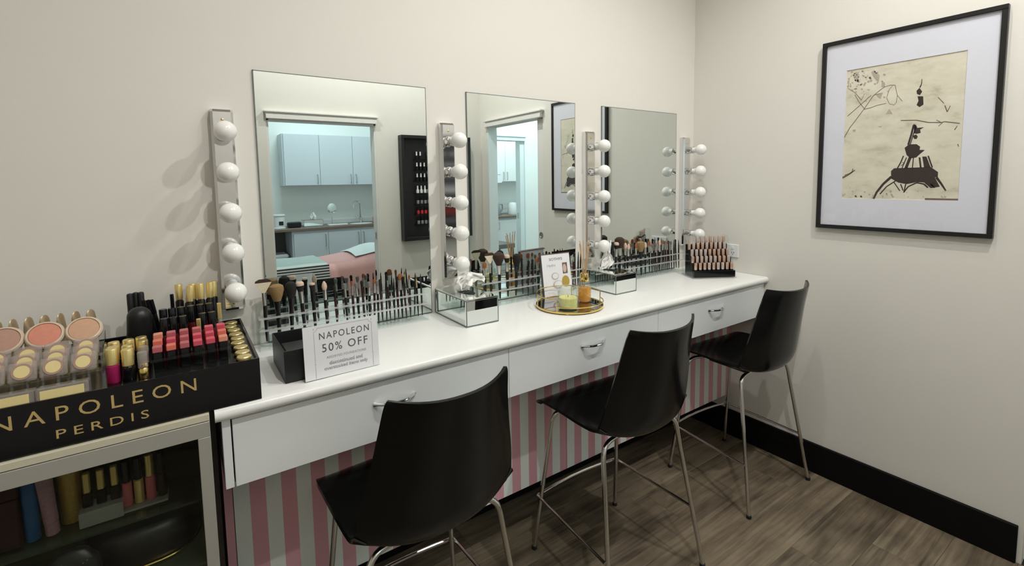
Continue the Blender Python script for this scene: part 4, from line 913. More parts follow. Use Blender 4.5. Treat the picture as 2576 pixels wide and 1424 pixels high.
# ------------------------------------------------------------------ mirrored tissue boxes
def tissue_box(x, y, w, d, h, label, group):
    t = thing('tissue_box', label, 'tissue box', (x, y, T+0.0005), group=group)
    e = 0.004; hw, hd = w/2, d/2
    def panel(nm, x0, x1, y0, y1, z0, z1, c=0.0028): part(nm, MB().box(x0, x1, y0, y1, z0, z1, c), M['mirror_box'], t, smooth=0)
    panel('front_panel', -hw, hw, -hd, -hd+e*1.6, 0.002, h-e); panel('back_panel', -hw, hw, hd-e*1.6, hd, 0.002, h-e)
    panel('side_panel', -hw, -hw+e*1.6, -hd+e*1.6, hd-e*1.6, 0.002, h-e); panel('side_panel', hw-e*1.6, hw, -hd+e*1.6, hd-e*1.6, 0.002, h-e)
    b = MB(); rows = []; N = 32
    for k in range(N+1):
        a = 2*PI*k/N; c_, s_ = math.cos(a), math.sin(a); m_ = max(abs(c_), abs(s_))
        rows.append([(0.026*c_, 0.062*s_, h-e), (0.026*c_, 0.062*s_, h), ((hw-0.004)*c_/m_, (hd-0.004)*s_/m_, h), (hw*c_/m_, hd*s_/m_, h-0.002), (hw*c_/m_, hd*s_/m_, h-e)])
    b.grid(rows); part('top_panel', b, M['mirror_box'], t, smooth=0)
    ed = MB()
    for sx in (-1, 1):
        for sy_ in (-1, 1): ed.box(sx*(hw+0.0003)-0.0011, sx*(hw+0.0003)+0.0011, sy_*(hd+0.0003)-0.0011, sy_*(hd+0.0003)+0.0011, 0.001, h-0.001)
        ed.box(-hw, hw, sx*(hd+0.0002)-0.0009, sx*(hd+0.0002)+0.0009, 0.0, 0.003); ed.box(sx*(hw+0.0002)-0.0009, sx*(hw+0.0002)+0.0009, -hd, hd, 0.0, 0.003)
        ed.box(sx*(hw+0.0002)-0.0007, sx*(hw+0.0002)+0.0007, -hd, hd, h-0.0045, h-0.0030)
    part('edge_strip', ed, M['mirror_edge'], t, smooth=0)
    return t
tissue_box(-1.6510, -0.1420, 0.1365, 0.253, 0.1003, 'mirrored tissue box under the second bulb bar', 'mirrored tissue boxes')
tissue_box(-0.8600, -0.1350, 0.1370, 0.238, 0.0930, 'mirrored tissue box beyond the round gold tray', 'mirrored tissue boxes')
def tissue(label, loc, prof, seed, rz):
    """a pulled-up pleated sheet in two crossing folds; prof: (z, half width, pleat depth, dx, dy, tip drop) from the slot upwards"""
    b = MB(); N = 36
    for lay in (0, 1):
        rows = []; R_ = len(prof)
        for i, (z, wx, wy, dx, dy, dr) in enumerate(prof):
            row = []; q = i/(R_-1)
            for k in range(N+1):
                s_ = -1+2*k/N; ph = seed+lay*1.7
                pl = math.sin(5.2*s_+ph+0.7*i) + 0.55*math.sin(11*s_-1.3*i+ph*2)
                zz = z + q*(0.012*math.sin(2.6*s_+ph*3) + 0.006*math.sin(8*s_+ph)) - dr*abs(s_)**1.5
                row.append((dx+wx*s_*(1-0.15*lay)+0.004*math.sin(7*s_+i), dy+wy*0.55*pl+(0.010 if lay else -0.006)*(1-q*0.4)*(1-s_*s_), zz-0.008*lay*q))
            rows.append(row)
        b.grid(rows)
    b.xf(Matrix.Translation(Vector(loc)) @ Matrix.Rotation(rz, 4, 'Z'))
    return single('tissue', b, M['tissue'], label, 'tissue', 'tissues pulled up from the mirrored boxes', smooth=25)
tissue('white tissue flopping over the first mirrored box', (-1.655, -0.118, T+0.101), [(0, 0.020, 0.012, 0.004, 0, 0), (0.010, 0.032, 0.020, 0.002, -0.004, 0), (0.026, 0.046, 0.028, 0.004, -0.008, 0.002), (0.044, 0.052, 0.028, 0.010, -0.008, 0.006), (0.058, 0.048, 0.022, 0.022, -0.004, 0.010), (0.064, 0.042, 0.016, 0.038, 0.000, 0.012), (0.062, 0.034, 0.012, 0.056, -0.006, 0.010), (0.052, 0.022, 0.008, 0.074, -0.016, 0.004), (0.042, 0.006, 0.003, 0.092, -0.024, 0)], 1.0, 0.15)
tissue('white tissue standing in a peak from the second mirrored box', (-0.858, -0.110, T+0.094), [(0, 0.034, 0.014, 0.000, 0, 0), (0.014, 0.044, 0.022, 0.004, 0, 0), (0.034, 0.046, 0.026, 0.014, 0, 0.003), (0.052, 0.040, 0.024, 0.020, 0, 0.006), (0.066, 0.028, 0.018, 0.022, 0, 0.008), (0.080, 0.017, 0.012, 0.026, 0.002, 0.006), (0.096, 0.011, 0.008, 0.034, 0.003, 0.003), (0.112, 0.007, 0.005, 0.042, 0.004, 0), (0.122, 0.002, 0.002, 0.046, 0.004, 0)], 2.2, 0.0)

# ------------------------------------------------------------------ gold tray with candle, diffuser and leaflet stand
TX, TY, TR = -1.225, -0.270, 0.140
t = thing('round_tray', 'round mirrored tray with a thin gold gallery rail on the worktop', 'tray', (TX, TY, T+0.0005))
part('tray_base', MB().lathe([(TR-0.002, 0.006), (TR-0.002, 0.010), (0, 0.010)], 48), mat('tray_mirror', (0.42, 0.42, 0.43), 0.03, 1.0), t)
part('tray_rim', MB().lathe([(TR-0.002, 0.005), (TR+0.001, 0.004), (TR+0.002, 0.008), (TR+0.001, 0.0125), (TR-0.002, 0.012), (TR-0.002, 0.005)], 48), M['gold'], t)
for k in range(4):
    a = PI/4+PI/2*k; part('foot', MB().lathe([(0, 0), (0.005, 0.001), (0.005, 0.004), (0.003, 0.0055)], 12, ((TR-0.006)*math.cos(a), (TR-0.006)*math.sin(a), 0)), M['gold'], t)
def ring(a0, a1, z, n=24): return [(TR*math.cos(a0+(a1-a0)*k/n), TR*math.sin(a0+(a1-a0)*k/n), z) for k in range(n+1)]
D = math.radians
part('gallery_rail', MB().tube(ring(D(-20), D(208), 0.058, 40), 0.0020, 8), M['gold'], t)
part('handle_rail', MB().tube(ring(D(208), D(340), 0.028, 24), 0.0020, 8), M['gold'], t)
for a in (208, 340, 45, 110, 160): part('post', MB().tube([(TR*math.cos(D(a)), TR*math.sin(D(a)), 0.011), (TR*math.cos(D(a)), TR*math.sin(D(a)), 0.058)], 0.0020, 8), M['gold'], t)
ZB = T+0.0112
t = thing('candle', 'yellow candle in a ribbed clear glass jar on the gold tray', 'candle', (-1.275, -0.318, ZB))
pr = [(0.038, 0.0), (0.042, 0.003), (0.042, 0.066), (0.040, 0.076), (0.036, 0.080), (0.037, 0.086), (0.0395, 0.088)]
b = MB(); rows = []
for r_, z_ in pr + [(0.0375, 0.088), (0.0345, 0.080), (0.0385, 0.070), (0.0385, 0.006), (0.0, 0.006)]:
    rows.append([((r_*(1+0.018*math.cos(12*2*PI*k/48)*(1 if 0.003 < z_ < 0.07 and r_ > 0.04 else 0)))*math.cos(2*PI*k/48), (r_*(1+0.018*math.cos(12*2*PI*k/48)*(1 if 0.003 < z_ < 0.07 and r_ > 0.04 else 0)))*math.sin(2*PI*k/48), z_) for k in range(49)])
b.grid(rows); part('jar', b, M['glass'], t, smooth=30)
part('wax', MB().lathe([(0.0375, 0.0065), (0.0378, 0.044), (0.036, 0.046), (0.006, 0.045), (0, 0.045)], 32), M['wax'], t); part('wick', MB().cyl(0.0012, 0.045, 0.054, 6), M['rubber'], t)
t = thing('reed_diffuser', 'amber reed diffuser bottle with gold collar on the gold tray', 'diffuser', (-1.150, -0.282, ZB))
bp_ = [(0.022, 0), (0.026, 0.002), (0.0285, 0.010), (0.0285, 0.062), (0.027, 0.074), (0.021, 0.084), (0.0165, 0.088), (0.0160, 0.094)]
part('bottle', MB().lathe(bp_, 28), M['glass'], t); part('oil', MB().lathe([(0.0215, 0.003), (0.0255, 0.006), (0.0268, 0.012), (0.0268, 0.062), (0.0, 0.063)], 28), M['amber'], t)
part('collar', MB().lathe([(0.0178, 0.089), (0.0185, 0.090), (0.0185, 0.122), (0.0175, 0.1235), (0.010, 0.1235), (0.010, 0.112)], 24), M['gold'], t)
rr = random.Random(5)
for k in range(9):
    a = 2*PI*k/9+0.3; e_ = rr.uniform(0.65, 1.15)
    part('reed', MB().tube([(-0.012*math.cos(a), -0.012*math.sin(a), 0.010), (0.006*math.cos(a), 0.006*math.sin(a), 0.118), (0.024*e_*math.cos(a), 0.024*e_*math.sin(a), rr.uniform(0.232, 0.262))], 0.0016, 6), M['reed'], t)
t = thing('leaflet_stand', 'upright leaflet stand with skincare card behind the gold tray', 'leaflet', (-1.160, -0.1260, T+0.0005), rot=(0, 0, math.radians(-5)))
LT = Matrix.Rotation(math.radians(-9), 4, 'X') @ Matrix.Diagonal((0.97, 1, 0.93, 1))
b = MB().box(-0.079, 0.079, -0.0012, 0.0008, 0.004, 0.212); b.xf(LT); part('front_card', b, M['paper'], t, smooth=0)
b = MB().box(-0.079, 0.079, 0.0035, 0.0055, 0.004, 0.212); b.xf(LT); part('back_card', b, M['paper'], t, smooth=0)
b = MB().box(-0.082, 0.082, 0.0009, 0.0034, 0.0, 0.214); b.xf(LT); part('stand_plate', b, M['acr_edge'], t, smooth=0)
b = MB().box(-0.083, -0.0805, -0.004, 0.012, 0.0, 0.214, 0.0005); b.xf(LT); part('stand_side', b, mat('smoke_acrylic', (0.10, 0.10, 0.10), 0.2), t, smooth=0)
b = MB().box(-0.0805, 0.082, -0.003, 0.012, 0.212, 0.2155, 0.0005); b.xf(LT); part('stand_top', b, mat('plum_edge', (0.12, 0.05, 0.06), 0.4), t, smooth=0)
part('stand_foot', MB().box(-0.082, 0.082, 0.002, 0.022, 0.0, 0.0025), M['acr'], t, smooth=0)
def onl(x, z): return LT @ Matrix.Translation((x, -0.0014, z)) @ Matrix(((1, 0, 0, 0), (0, 0, -1, 0), (0, 1, 0, 0), (0, 0, 0, 1)))
lettering('card_lettering', 'SOTHYS', t, M['ink'], onl(0.0, 0.181), 0.074, 0.0125, 1.0, depth=0.0003)
lettering('card_lettering', 'Hydra', t, M['ink_soft'], onl(-0.028, 0.148), 0.046, 0.016, 1.0, depth=0.0003)
def flat(nm, pts, m, d=0.0003):
    b = MB(); b.prism(pts, 0, d, lambda u, v, k: (u, -0.0013-k, v)); b.xf(LT); return part(nm, b, m, t, smooth=0)
ell = lambda cx_, cz_, rx, rz: [(cx_+rx*math.cos(2*PI*k/20), cz_+rz*math.sin(2*PI*k/20)) for k in range(20)]
M['skin'] = mat('printed_skin', (0.62, 0.45, 0.38), 0.7); M['sil'] = mat('printed_silver', (0.48, 0.47, 0.47), 0.6)
flat('printed_portrait', [(0.034, 0.112), (0.062, 0.112), (0.062, 0.166), (0.034, 0.166)], mat('printed_dark', (0.16, 0.11, 0.10), 0.7)); flat('printed_face', ell(0.046, 0.138, 0.0105, 0.021), M['skin'], 0.0005)
flat('printed_jar', ell(-0.012, 0.104, 0.021, 0.018), M['sil']); flat('printed_jar', ell(-0.010, 0.105, 0.016, 0.013), M['paper'], 0.0006)
flat('printed_jar', ell(0.0, 0.062, 0.027, 0.021), M['sil']); flat('printed_jar', ell(0.002, 0.065, 0.021, 0.015), M['paper'], 0.0006)
flat('printed_lid', ell(0.046, 0.074, 0.022, 0.028), mat('printed_gold', (0.45, 0.31, 0.06), 0.6))

# ------------------------------------------------------------------ lipstick stand in the corner
LO = Vector((-0.2576, -0.325, T+0.0005)); la = math.atan2(-0.1205, 0.198)
t = thing('lipstick_stand', 'stepped black lipstick stand with clear sides in the room corner', 'stand', LO, la)
W2 = 0.116
part('base_plate', MB().box(-W2-0.002, W2+0.002, 0, 0.150, 0, 0.006, 0.001), M['acr_edge'], t)
DZR, DYR = 0.0325, 0.0235
for i in range(5):
    part('step', MB().box(-W2+0.006, W2-0.004, 0.006+DYR*i, 0.006+DYR*(i+1)-0.0005, 0.0065, 0.041+DZR*i, 0.001), M['black_acr'], t)
part('side_plate', MB().prism([(0.0, 0.0062), (0.150, 0.0062), (0.150, 0.215), (0.105, 0.215)], -W2-0.002, -W2+0.001, lambda u, v, d: (d, u, v)), M['acr'], t, smooth=0)
part('side_plate', MB().prism([(0.0, 0.0062), (0.150, 0.0062), (0.150, 0.215), (0.105, 0.215)], W2-0.001, W2+0.002, lambda u, v, d: (d, u, v)), M['acr'], t, smooth=0)
def lips(m, m2):
    t = thing('lipstick', 'x', 'lipstick', group='rose gold lipsticks in the corner stand')
    part('cap', MB().lathe([(0.0082, 0), (0.0084, 0.001), (0.0084, 0.0315), (0.0074, 0.035), (0.004, 0.036), (0, 0.036)], 14), m, t)
    part('collar', MB().cyl(0.0086, -0.006, -0.0003, 14), m2, t)
    return t
lst = [Stock(lips(M['rose'], M['black_gloss'])), Stock(lips(M['nude'], M['black_gloss']))]
cn = ['lowest', 'second', 'middle', 'fourth', 'top']; rl_ = random.Random(2)
Rm = Matrix.Rotation(la, 3, 'Z')
for i in range(5):
    n_ = 9 if i < 4 else 7
    for k in range(n_):
        x = -W2+0.018 + 0.0243*(k+(2 if i == 4 else 0)) - (0.0 if i % 2 == 0 else 0.006); 
        if x > W2-0.010: continue
        s_ = rl_.randrange(2)
        p = LO + Rm @ Vector((x, 0.0175+DYR*i, 0.0475+DZR*i))
        place(lst[s_].get(), p, (0, 0, la), '%s capped lipstick, %s step of the corner stand, %s from the mirror' % (['rose gold', 'pale nude'][s_], cn[i], ORD[k]))
# ------------------------------------------------------------------ nail polish rack on the opposite wall (seen in the mirrors)
RX0, RX1, RZ0, RZ1 = -0.878, -0.165, 0.945, 1.912
t = thing('polish_rack', 'black wall rack of nail polish seen in the first mirror', 'rack', ((RX0+RX1)/2, DOPP+0.002, RZ0))
part('back_board', MB().box(RX0, RX1, DOPP+0.001, DOPP+0.012, RZ0, RZ1), M['black_satin'], t, True)
for a in ((RX0, RX1, RZ1-0.03, RZ1), (RX0, RX1, RZ0, RZ0+0.03)): part('frame_rail', MB().box(a[0], a[1], DOPP+0.012, DOPP+0.08, a[2], a[3], 0.002), M['black_satin'], t, True)
for a in ((RX0, RX0+0.025), (RX1-0.025, RX1)): part('frame_stile', MB().box(a[0], a[1], DOPP+0.012, DOPP+0.08, RZ0+0.03, RZ1-0.03, 0.002), M['black_satin'], t, True)
ROWZ = [1.715, 1.615, 1.515, 1.400, 1.300, 1.205, 1.110]
for z in ROWZ: part('shelf', MB().box(RX0+0.13, RX1-0.05, DOPP+0.0125, DOPP+0.05, z-0.024, z-0.019), M['black_acr'], t, True)
def polish(cap, body):
    t = thing('nail_polish', 'x', 'nail polish', group='nail polishes in the wall rack')
    part('bottle', MB().box(-0.011, 0.011, -0.011, 0.011, 0, 0.034, 0.003), body, t); part('cap', MB().lathe([(0.0075, 0.0345), (0.0062, 0.07), (0, 0.0705)], 10), cap, t); return t
prow = [('pol_white', 'black_gloss'), ('pol_white', 'black_gloss'), ('pol_white', 'black_gloss'), ('pol_white', 'pol_white'), ('black_gloss', 'pol_grey'), ('black_gloss', 'pol_red'), ('black_gloss', 'pol_grey')]
rws = ['top', 'second', 'third', 'fourth', 'fifth', 'sixth', 'lowest']; nm_ = ['white capped dark', 'white capped dark', 'white capped dark', 'all white', 'black capped grey', 'black capped red', 'black capped grey']
for r, z in enumerate(ROWZ):
    s_ = Stock(polish(M[prow[r][0]], M[prow[r][1]]))
    for c in range(13):
        if r == 0 and c % 3 == 2: continue
        place(s_.get(), (-0.716+0.037*c, DOPP+0.032, z-0.0188), label='%s nail polish, %s shelf of the wall rack, %s from the doorway' % (nm_[r], rws[r], ORD[c]))

# ------------------------------------------------------------------ treatment room behind the opposite doorway (seen in the first mirror)
struct('wall_treatment_back', MB().box(-3.0, 0.1, -5.62, -5.52, 0, CEIL), M['wall_cool'])
struct('wall_treatment_far', MB().box(-3.1, -3.0, -5.62, DOPP-0.1, 0, CEIL), M['wall_cool'])
struct('wall_treatment_near', MB().box(0.0, 0.1, -5.52, DOPP-0.1, 0, CEIL), M['wall_cool'])
YB = -5.52
t = thing('wall_cupboard', 'white wall cupboard with bar handles reflected in the first mirror', 'cupboard', (-0.65, YB+0.17, 1.46))
part('carcass', MB().box(-1.40, -0.004, YB+0.0005, YB+0.30, 1.46, 2.15), M['cab'], t, True)
for k, (a, b_) in enumerate(((-1.383, -0.937), (-0.933, -0.487), (-0.483, -0.006))):
    d = part('door', MB().box(a, b_, YB+0.3005, YB+0.318, 1.463, 2.148, 0.002), M['cab'], t, True)
    hx = b_-0.035 if k in (0, 1) else a+0.035
    part('handle', MB().tube([(hx, YB+0.318, 1.49), (hx, YB+0.345, 1.50), (hx, YB+0.345, 1.60), (hx, YB+0.318, 1.61)], 0.006, 8), M['steel'], d, True)
t = thing('base_cupboard', 'white base cupboard under the wooden bench in the treatment room', 'cupboard', (-0.5, YB+0.27, 0))
part('carcass', MB().box(-1.372, -0.004, YB+0.0005, YB+0.50, 0.10, 0.862), M['cab'], t, True)
part('plinth', MB().box(-1.36, -0.004, YB+0.0005, YB+0.44, 0, 0.10), M['dark_inner'], t, True)
for k, (a, b_) in enumerate(((-1.352, -0.918), (-0.914, -0.476), (-0.472, -0.006))):
    d = part('door', MB().box(a, b_, YB+0.5005, YB+0.518, 0.105, 0.828, 0.002), M['cab'], t, True)
    hx = b_-0.035 if k in (0, 1) else a+0.035
    part('handle', MB().tube([(hx, YB+0.518, 0.64), (hx, YB+0.545, 0.65), (hx, YB+0.545, 0.79), (hx, YB+0.518, 0.80)], 0.006, 8), M['steel'], d, True)
t = thing('benchtop', 'brown wood benchtop with inset sink in the treatment room', 'benchtop', (-1.0, YB+0.27, 0.865))
part('slab', MB().box(-2.95, -0.004, YB+0.0005, YB+0.535, 0.865, 0.900, 0.003), M['bench'], t, True)
part('sink_bowl', MB().lathe([(0.15, 0.0), (0.16, 0.003), (0.15, 0.005), (0.13, 0.001), (0, 0.0008)], 28, (-0.41, YB+0.34, 0.9003), sy=0.8), M['plastic_white'], t, True)
part('splashback', MB().box(-0.95, -0.004, YB+0.0005, YB+0.012, 0.9005, 0.955), M['plastic_white'], t, True)
part('support_panel', MB().box(-2.2, -1.376, YB+0.0005, YB+0.03, 0, 0.864), M['dark_inner'], t, True)
t = thing('tap', 'tall chrome gooseneck tap at the treatment room sink', 'tap', (-0.355, YB+0.15, 0.9005))
part('body', MB().cyl(0.022, 0, 0.075, 16, c=0.002), M['chrome'], t); part('lever', MB().tube([(0.0, 0.0, 0.06), (-0.05, 0.02, 0.075), (-0.085, 0.03, 0.11)], 0.006, 8), M['chrome'], t)
part('spout', MB().tube([(0, 0, 0.07), (0, 0, 0.26)] + [(-0.055+0.055*math.cos(a), 0.02*(1-math.cos(a)), 0.26+0.055*math.sin(a)) for a in [PI*k/8 for k in range(1, 9)]] + [(-0.11, 0.04, 0.22)], 0.011, 10), M['chrome'], t)
t = thing('soap_bottle', 'small pink soap bottle with pump beside the tap', 'bottle', (-0.170, YB+0.23, 0.9005))
part('bottle', MB().cyl(0.035, 0, 0.09, 16, c=0.01), mat('pink_soap', (0.55, 0.30, 0.28), 0.4), t); part('pump', MB().lathe([(0.015, 0.091), (0.015, 0.11), (0.005, 0.112), (0.005, 0.145), (0.014, 0.147), (0.014, 0.16), (0, 0.161)], 12), M['plastic_white'], t)
t = thing('stand_mirror', 'round swivel mirror on a slim stand upon the bench', 'mirror', (-0.785, YB+0.22, 0.9005))
part('base', MB().lathe([(0.07, 0), (0.075, 0.004), (0.07, 0.008), (0, 0.01)], 24), M['chrome'], t); part('stem', MB().cyl(0.006, 0.0095, 0.30, 10), M['chrome'], t)
part('mirror_disc', MB().lathe([(0.062, 0), (0.07, 0.004), (0.07, 0.010), (0.062, 0.014), (0, 0.014)], 28, (0, 0.007, 0.232), (0.3, 1, 0)), M['mirror_box'], t)
t = thing('tray_mat', 'flat white tray under the swivel mirror', 'tray', (-0.74, YB+0.40, 0.9010)); part('plate', MB().box(-0.13, 0.13, -0.06, 0.0, 0, 0.012, 0.002), M['plastic_white'], t); part('rim', MB().box(-0.135, 0.135, -0.062, -0.0602, 0, 0.018), M['plastic_white'], t)
tissue_box_o = tissue_box(-1.065, YB+0.30, 0.25, 0.13, 0.095, 'mirrored tissue box on the treatment room bench', 'mirrored tissue boxes'); tissue_box_o.location.z = 0.9005
tissue('white tissue on the treatment room bench box', (-1.055, YB+0.30, 0.997), [(0, 0.03, 0.02, 0, 0, 0), (0.03, 0.045, 0.03, 0, 0, 0), (0.06, 0.035, 0.025, 0, 0, 0.01), (0.085, 0.012, 0.01, 0, 0, 0)], 4, 0)
t = thing('wax_pot', 'white canister with lid on the treatment room bench', 'canister', (-1.49, YB+0.31, 0.9005))
part('body', MB().lathe([(0.085, 0), (0.085, 0.01), (0.075, 0.014), (0.075, 0.165)], 24), M['plastic_white'], t); part('lid', MB().lathe([(0.082, 0.1655), (0.084, 0.17), (0.08, 0.185), (0, 0.19)], 24), M['plastic_white'], t); part('dial', MB().box(-0.008, 0.045, 0.0745, 0.078, 0.045, 0.095, 0.001), M['black_satin'], t)
t = thing('speaker', 'small black radio speaker beside the white canister', 'speaker', (-1.305, YB+0.32, 0.9005)); part('body', MB().box(-0.085, 0.085, -0.045, 0.045, 0, 0.075, 0.012), M['black_satin'], t); part('grille', MB().box(-0.075, 0.075, 0.0452, 0.047, 0.01, 0.065, 0.0005), M['rubber'], t)
t = thing('bin', 'white lidded bin under the treatment room bench', 'bin', (-1.60, YB+0.26, 0.0005)); part('body', MB().box(-0.19, 0.19, -0.14, 0.14, 0, 0.50, 0.02), M['plastic_white'], t); part('lid', MB().box(-0.20, 0.20, -0.15, 0.15, 0.502, 0.56, 0.02), M['plastic_white'], t)
# treatment bed
t = thing('treatment_bed', 'padded treatment bed reflected in the first mirror', 'bed', (-1.0, -3.45, 0))
part('mattress', MB().box(-1.98, -0.05, -3.76, -3.12, 0.58, 0.660, 0.03), M['plastic_white'], t, True); part('frame', MB().box(-1.9, -0.1, -3.72, -3.16, 0.52, 0.579, 0.005), M['steel'], t, True)
for x in (-1.8, -0.2):
    for y in (-3.66, -3.22): part('leg', MB().box(x-0.025, x+0.025, y-0.025, y+0.025, 0.0005, 0.519, 0.004), M['steel'], t, True)
b = MB(); rows = []
for i in range(33):
    x = -1.392 + 1.37*i/32; row = []
    hump = 0.115*math.exp(-((x+0.80)/0.30)**2)
    for y, z in ((-3.815, 0.22), (-3.812, 0.40), (-3.80, 0.62), (-3.76, 0.685), (-3.65, 0.695), (-3.45, 0.70), (-3.25, 0.695), (-3.12, 0.685), (-3.075, 0.62), (-3.065, 0.45), (-3.06, 0.22)):
        k = 1 if z > 0.66 else 0
        row.append((x, y+0.006*math.sin(9*x+y), z+hump*k*(1-abs((y+3.44)/0.42)**2)+0.004*math.sin(14*x+7*y)))
    rows.append(row)
b.grid(rows); single('blanket', b, M['pink_blanket'], 'pink blanket draped over the treatment bed', 'blanket', smooth=60)
b = MB(); rows = []
for i in range(17):
    x = -1.10 + 0.72*i/16; row = []
    for j in range(13):
        y = -3.78 + 0.60*j/12 + 0.04*(i/16)
        hump = 0.115*math.exp(-((x+0.80)/0.30)**2)
        row.append((x, y, 0.711+hump*(1-abs((y+3.44)/0.42)**2)+0.006*math.sin(11*x+9*y)))
    rows.append(row)
b.grid(rows); single('pillow_towel', b, M['towel_pale'], 'pale green towel laid over the raised end of the pink blanket', 'towel', smooth=60)
b = MB(); rows = []
for i in range(13):
    x = -2.02 + 0.62*i/12
    rows.append([(x, y+0.004*math.sin(8*x), z+0.003*math.sin(17*x+5*y)) for y, z in ((-3.80, 0.55), (-3.78, 0.70), (-3.70, 0.712), (-3.50, 0.716), (-3.30, 0.716), (-3.12, 0.712), (-3.055, 0.700), (-3.045, 0.60), (-3.040, 0.42), (-3.036, 0.30))])
b.grid(rows); rt = single('striped_towel', b, M['towel_green'], 'sage towel with black and white striped border over the bed foot', 'towel', smooth=60)
nb = MB().grid([[(-2.025 + 0.63*i/12, yy, zz) for yy, zz in ((-3.046, 0.705), (-3.039, 0.60), (-3.033, 0.42), (-3.029, 0.30))] for i in range(13)])
part('striped_border', nb, stripes('towel_stripes', 2, 0.026, 0.0, 0.52, (0.035, 0.035, 0.04), (0.62, 0.64, 0.62)), rt, True)

# ------------------------------------------------------------------ hallway and second room behind the sliding doorway (seen in the second mirror)
YH = -3.44
w = MB().box(0.1, 0.52, YH-0.1, YH, 0, CEIL).box(1.253, 3.4, YH-0.1, YH, 0, CEIL).box(0.52, 1.253, YH-0.1, YH, 2.0, CEIL)
# the treatment room's near wall closes the hallway on that side
struct('wall_hallway', w, M['wall_cool'])
struct('wall_hallway_end', MB().box(3.4, 3.5, -5.4, -0.9, 0, CEIL), M['wall_cool'])
struct('wall_hallway_mirror_side', MB().box(0.1, 3.5, -0.9, -0.8, 0, CEIL), M['wall_cool'])
struct('wall_kitchenette_back', MB().box(0.5, 3.4, -5.5, -5.4, 0, CEIL), M['wall_cool'])
architrave('trim_5', 0.52, 1.253, 2.0, lambda u, o, z: (u, YH+o, z), M['trim_cool'])
struct('trim_6', MB().box(1.185, 1.252, YH-0.10, YH-0.002, 0, 1.999).box(0.5205, 0.535, YH-0.10, YH-0.002, 0, 1.999), M['trim_cool'])
ORG['trim_6'] = Vector((0, 0, 0)); part('strike_plate', MB().box(1.183, 1.1855, YH-0.075, YH-0.045, 0.975, 1.05), M['steel'], bpy.data.objects['trim_6'])
KB = -5.4
t = thing('kitchen_wall_cupboard', 'white kitchenette wall cupboard reflected beyond the sliding doorway', 'cupboard', (1.9, KB+0.17, 1.47))
part('carcass', MB().box(1.2, 2.9, KB+0.0005, KB+0.32, 1.47, 2.35), M['cab'], t, True)
for k, (a, b_) in enumerate(((1.203, 1.618), (1.622, 2.037), (2.041, 2.456), (2.46, 2.897))):
    d = part('door', MB().box(a, b_, KB+0.3205, KB+0.338, 1.472, 2.348, 0.002), M['plastic_white'], t, True); hx = b_-0.035 if k % 2 == 0 else a+0.035
    hx = hx if k != 1 else b_-0.035
    hx = a+0.035 if k == 2 else hx
    part('handle', MB().tube([(hx, KB+0.338, 1.50), (hx, KB+0.362, 1.51), (hx, KB+0.362, 1.62), (hx, KB+0.338, 1.63)], 0.006, 8), M['steel'], d, True)
t = thing('kitchen_base_cupboard', 'white kitchenette base cupboard under a wooden bench', 'cupboard', (1.9, KB+0.28, 0))
part('carcass', MB().box(1.2, 2.9, KB+0.0005, KB+0.52, 0.0, 0.862), M['cab'], t, True)
for a in (1.203, 1.722, 2.241): 
    d = part('door', MB().box(a, a+0.515, KB+0.5205, KB+0.538, 0.1, 0.83, 0.002), M['plastic_white'], t, True); part('handle', MB().tube([(a+0.04, KB+0.538, 0.68), (a+0.04, KB+0.562, 0.69), (a+0.04, KB+0.562, 0.79), (a+0.04, KB+0.538, 0.80)], 0.006, 8), M['steel'], d, True)
t = thing('kitchen_benchtop', 'brown wood kitchenette benchtop carrying two kettles', 'benchtop', (1.9, KB+0.28, 0.865)); part('slab', MB().box(1.2, 2.9, KB+0.0005, KB+0.56, 0.865, 0.90, 0.003), M['bench'], t, True); part('upstand', MB().box(1.2, 2.9, KB+0.0005, KB+0.012, 0.9005, 0.93), M['plastic_white'], t, True)
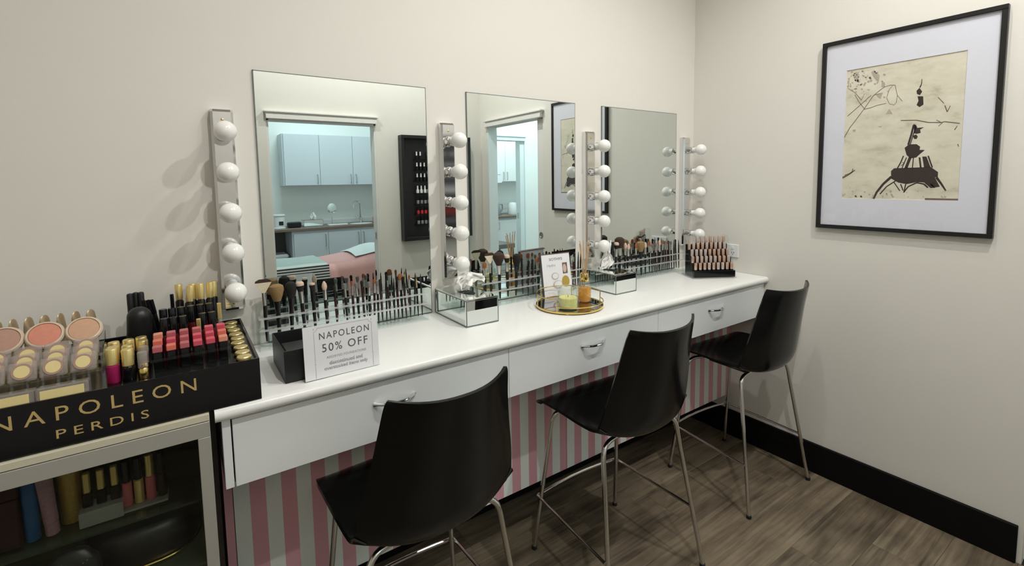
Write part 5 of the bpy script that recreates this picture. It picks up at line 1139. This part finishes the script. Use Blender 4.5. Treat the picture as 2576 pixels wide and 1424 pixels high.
def kettle(label, x, m):
    t = thing('kettle', label, 'kettle', (x, KB+0.30, 0.9005)); part('body', MB().lathe([(0.085, 0), (0.088, 0.01), (0.07, 0.17), (0.055, 0.20), (0, 0.21)], 20), m, t)
    part('handle', MB().tube([(0.055, 0, 0.185), (0.13, 0, 0.18), (0.135, 0, 0.10), (0.085, 0, 0.04)], 0.012, 8), m, t); return t
kettle('dark grey electric kettle on the kitchenette bench', 1.86, M['pol_grey']); kettle('white electric kettle on the kitchenette bench', 2.20, M['plastic_white'])
t = thing('notice_sheet', 'white paper notice taped to the kitchenette cupboard', 'paper', (1.86, KB+0.339, 1.45)); part('sheet', MB().box(-0.11, 0.11, 0, 0.001, 0, 0.20), M['paper'], t, smooth=0); part('printed_line', MB().box(-0.08, 0.08, 0.001, 0.0013, 0.13, 0.14), M['ink_soft'], t, smooth=0)
t = thing('hall_side_table', 'dark side table in the hallway beyond the sliding doorway', 'table', (0.93, -3.85, 0)); part('tabletop', MB().box(-0.30, 0.30, -0.2, 0.2, 0.56, 0.62, 0.003), M['dark_inner'], t)
for x in (-0.27, 0.27):
    for y in (-0.17, 0.17): part('leg', MB().box(x-0.02, x+0.02, y-0.02, y+0.02, 0.0005, 0.5595), M['dark_inner'], t)
t = thing('snack_tub', 'white and magenta lidded tub on the dark side table', 'tub', (0.80, -3.82, 0.6205)); part('tub', MB().box(-0.07, 0.07, -0.06, 0.06, 0, 0.17, 0.01), M['pink_pack'], t); part('lid', MB().box(-0.075, 0.075, -0.065, 0.065, 0.171, 0.22, 0.008), M['plastic_white'], t)
# ceiling fixtures
def downlight():
    t = thing('downlight', 'round recessed ceiling downlight', 'downlight', (0, 0, CEIL), group='recessed downlights')
    part('trim_ring', MB().lathe([(0.040, -0.004), (0.055, -0.004), (0.056, -0.0005), (0.040, -0.0005)], 24), M['plastic_white'], t)
    part('lens', MB().lathe([(0.0, -0.002), (0.0395, -0.002), (0.0395, -0.0006), (0, -0.0006)], 24), mat('lamp_lens', (0.9, 0.88, 0.84), 0.4, emit=(1, 0.94, 0.85), estr=3.0), t); return t
st = Stock(downlight())
for d_ in DOWNLIGHTS: place(st.get(), (d_[0], d_[1], CEIL), label='round recessed ceiling downlight ' + d_[4])
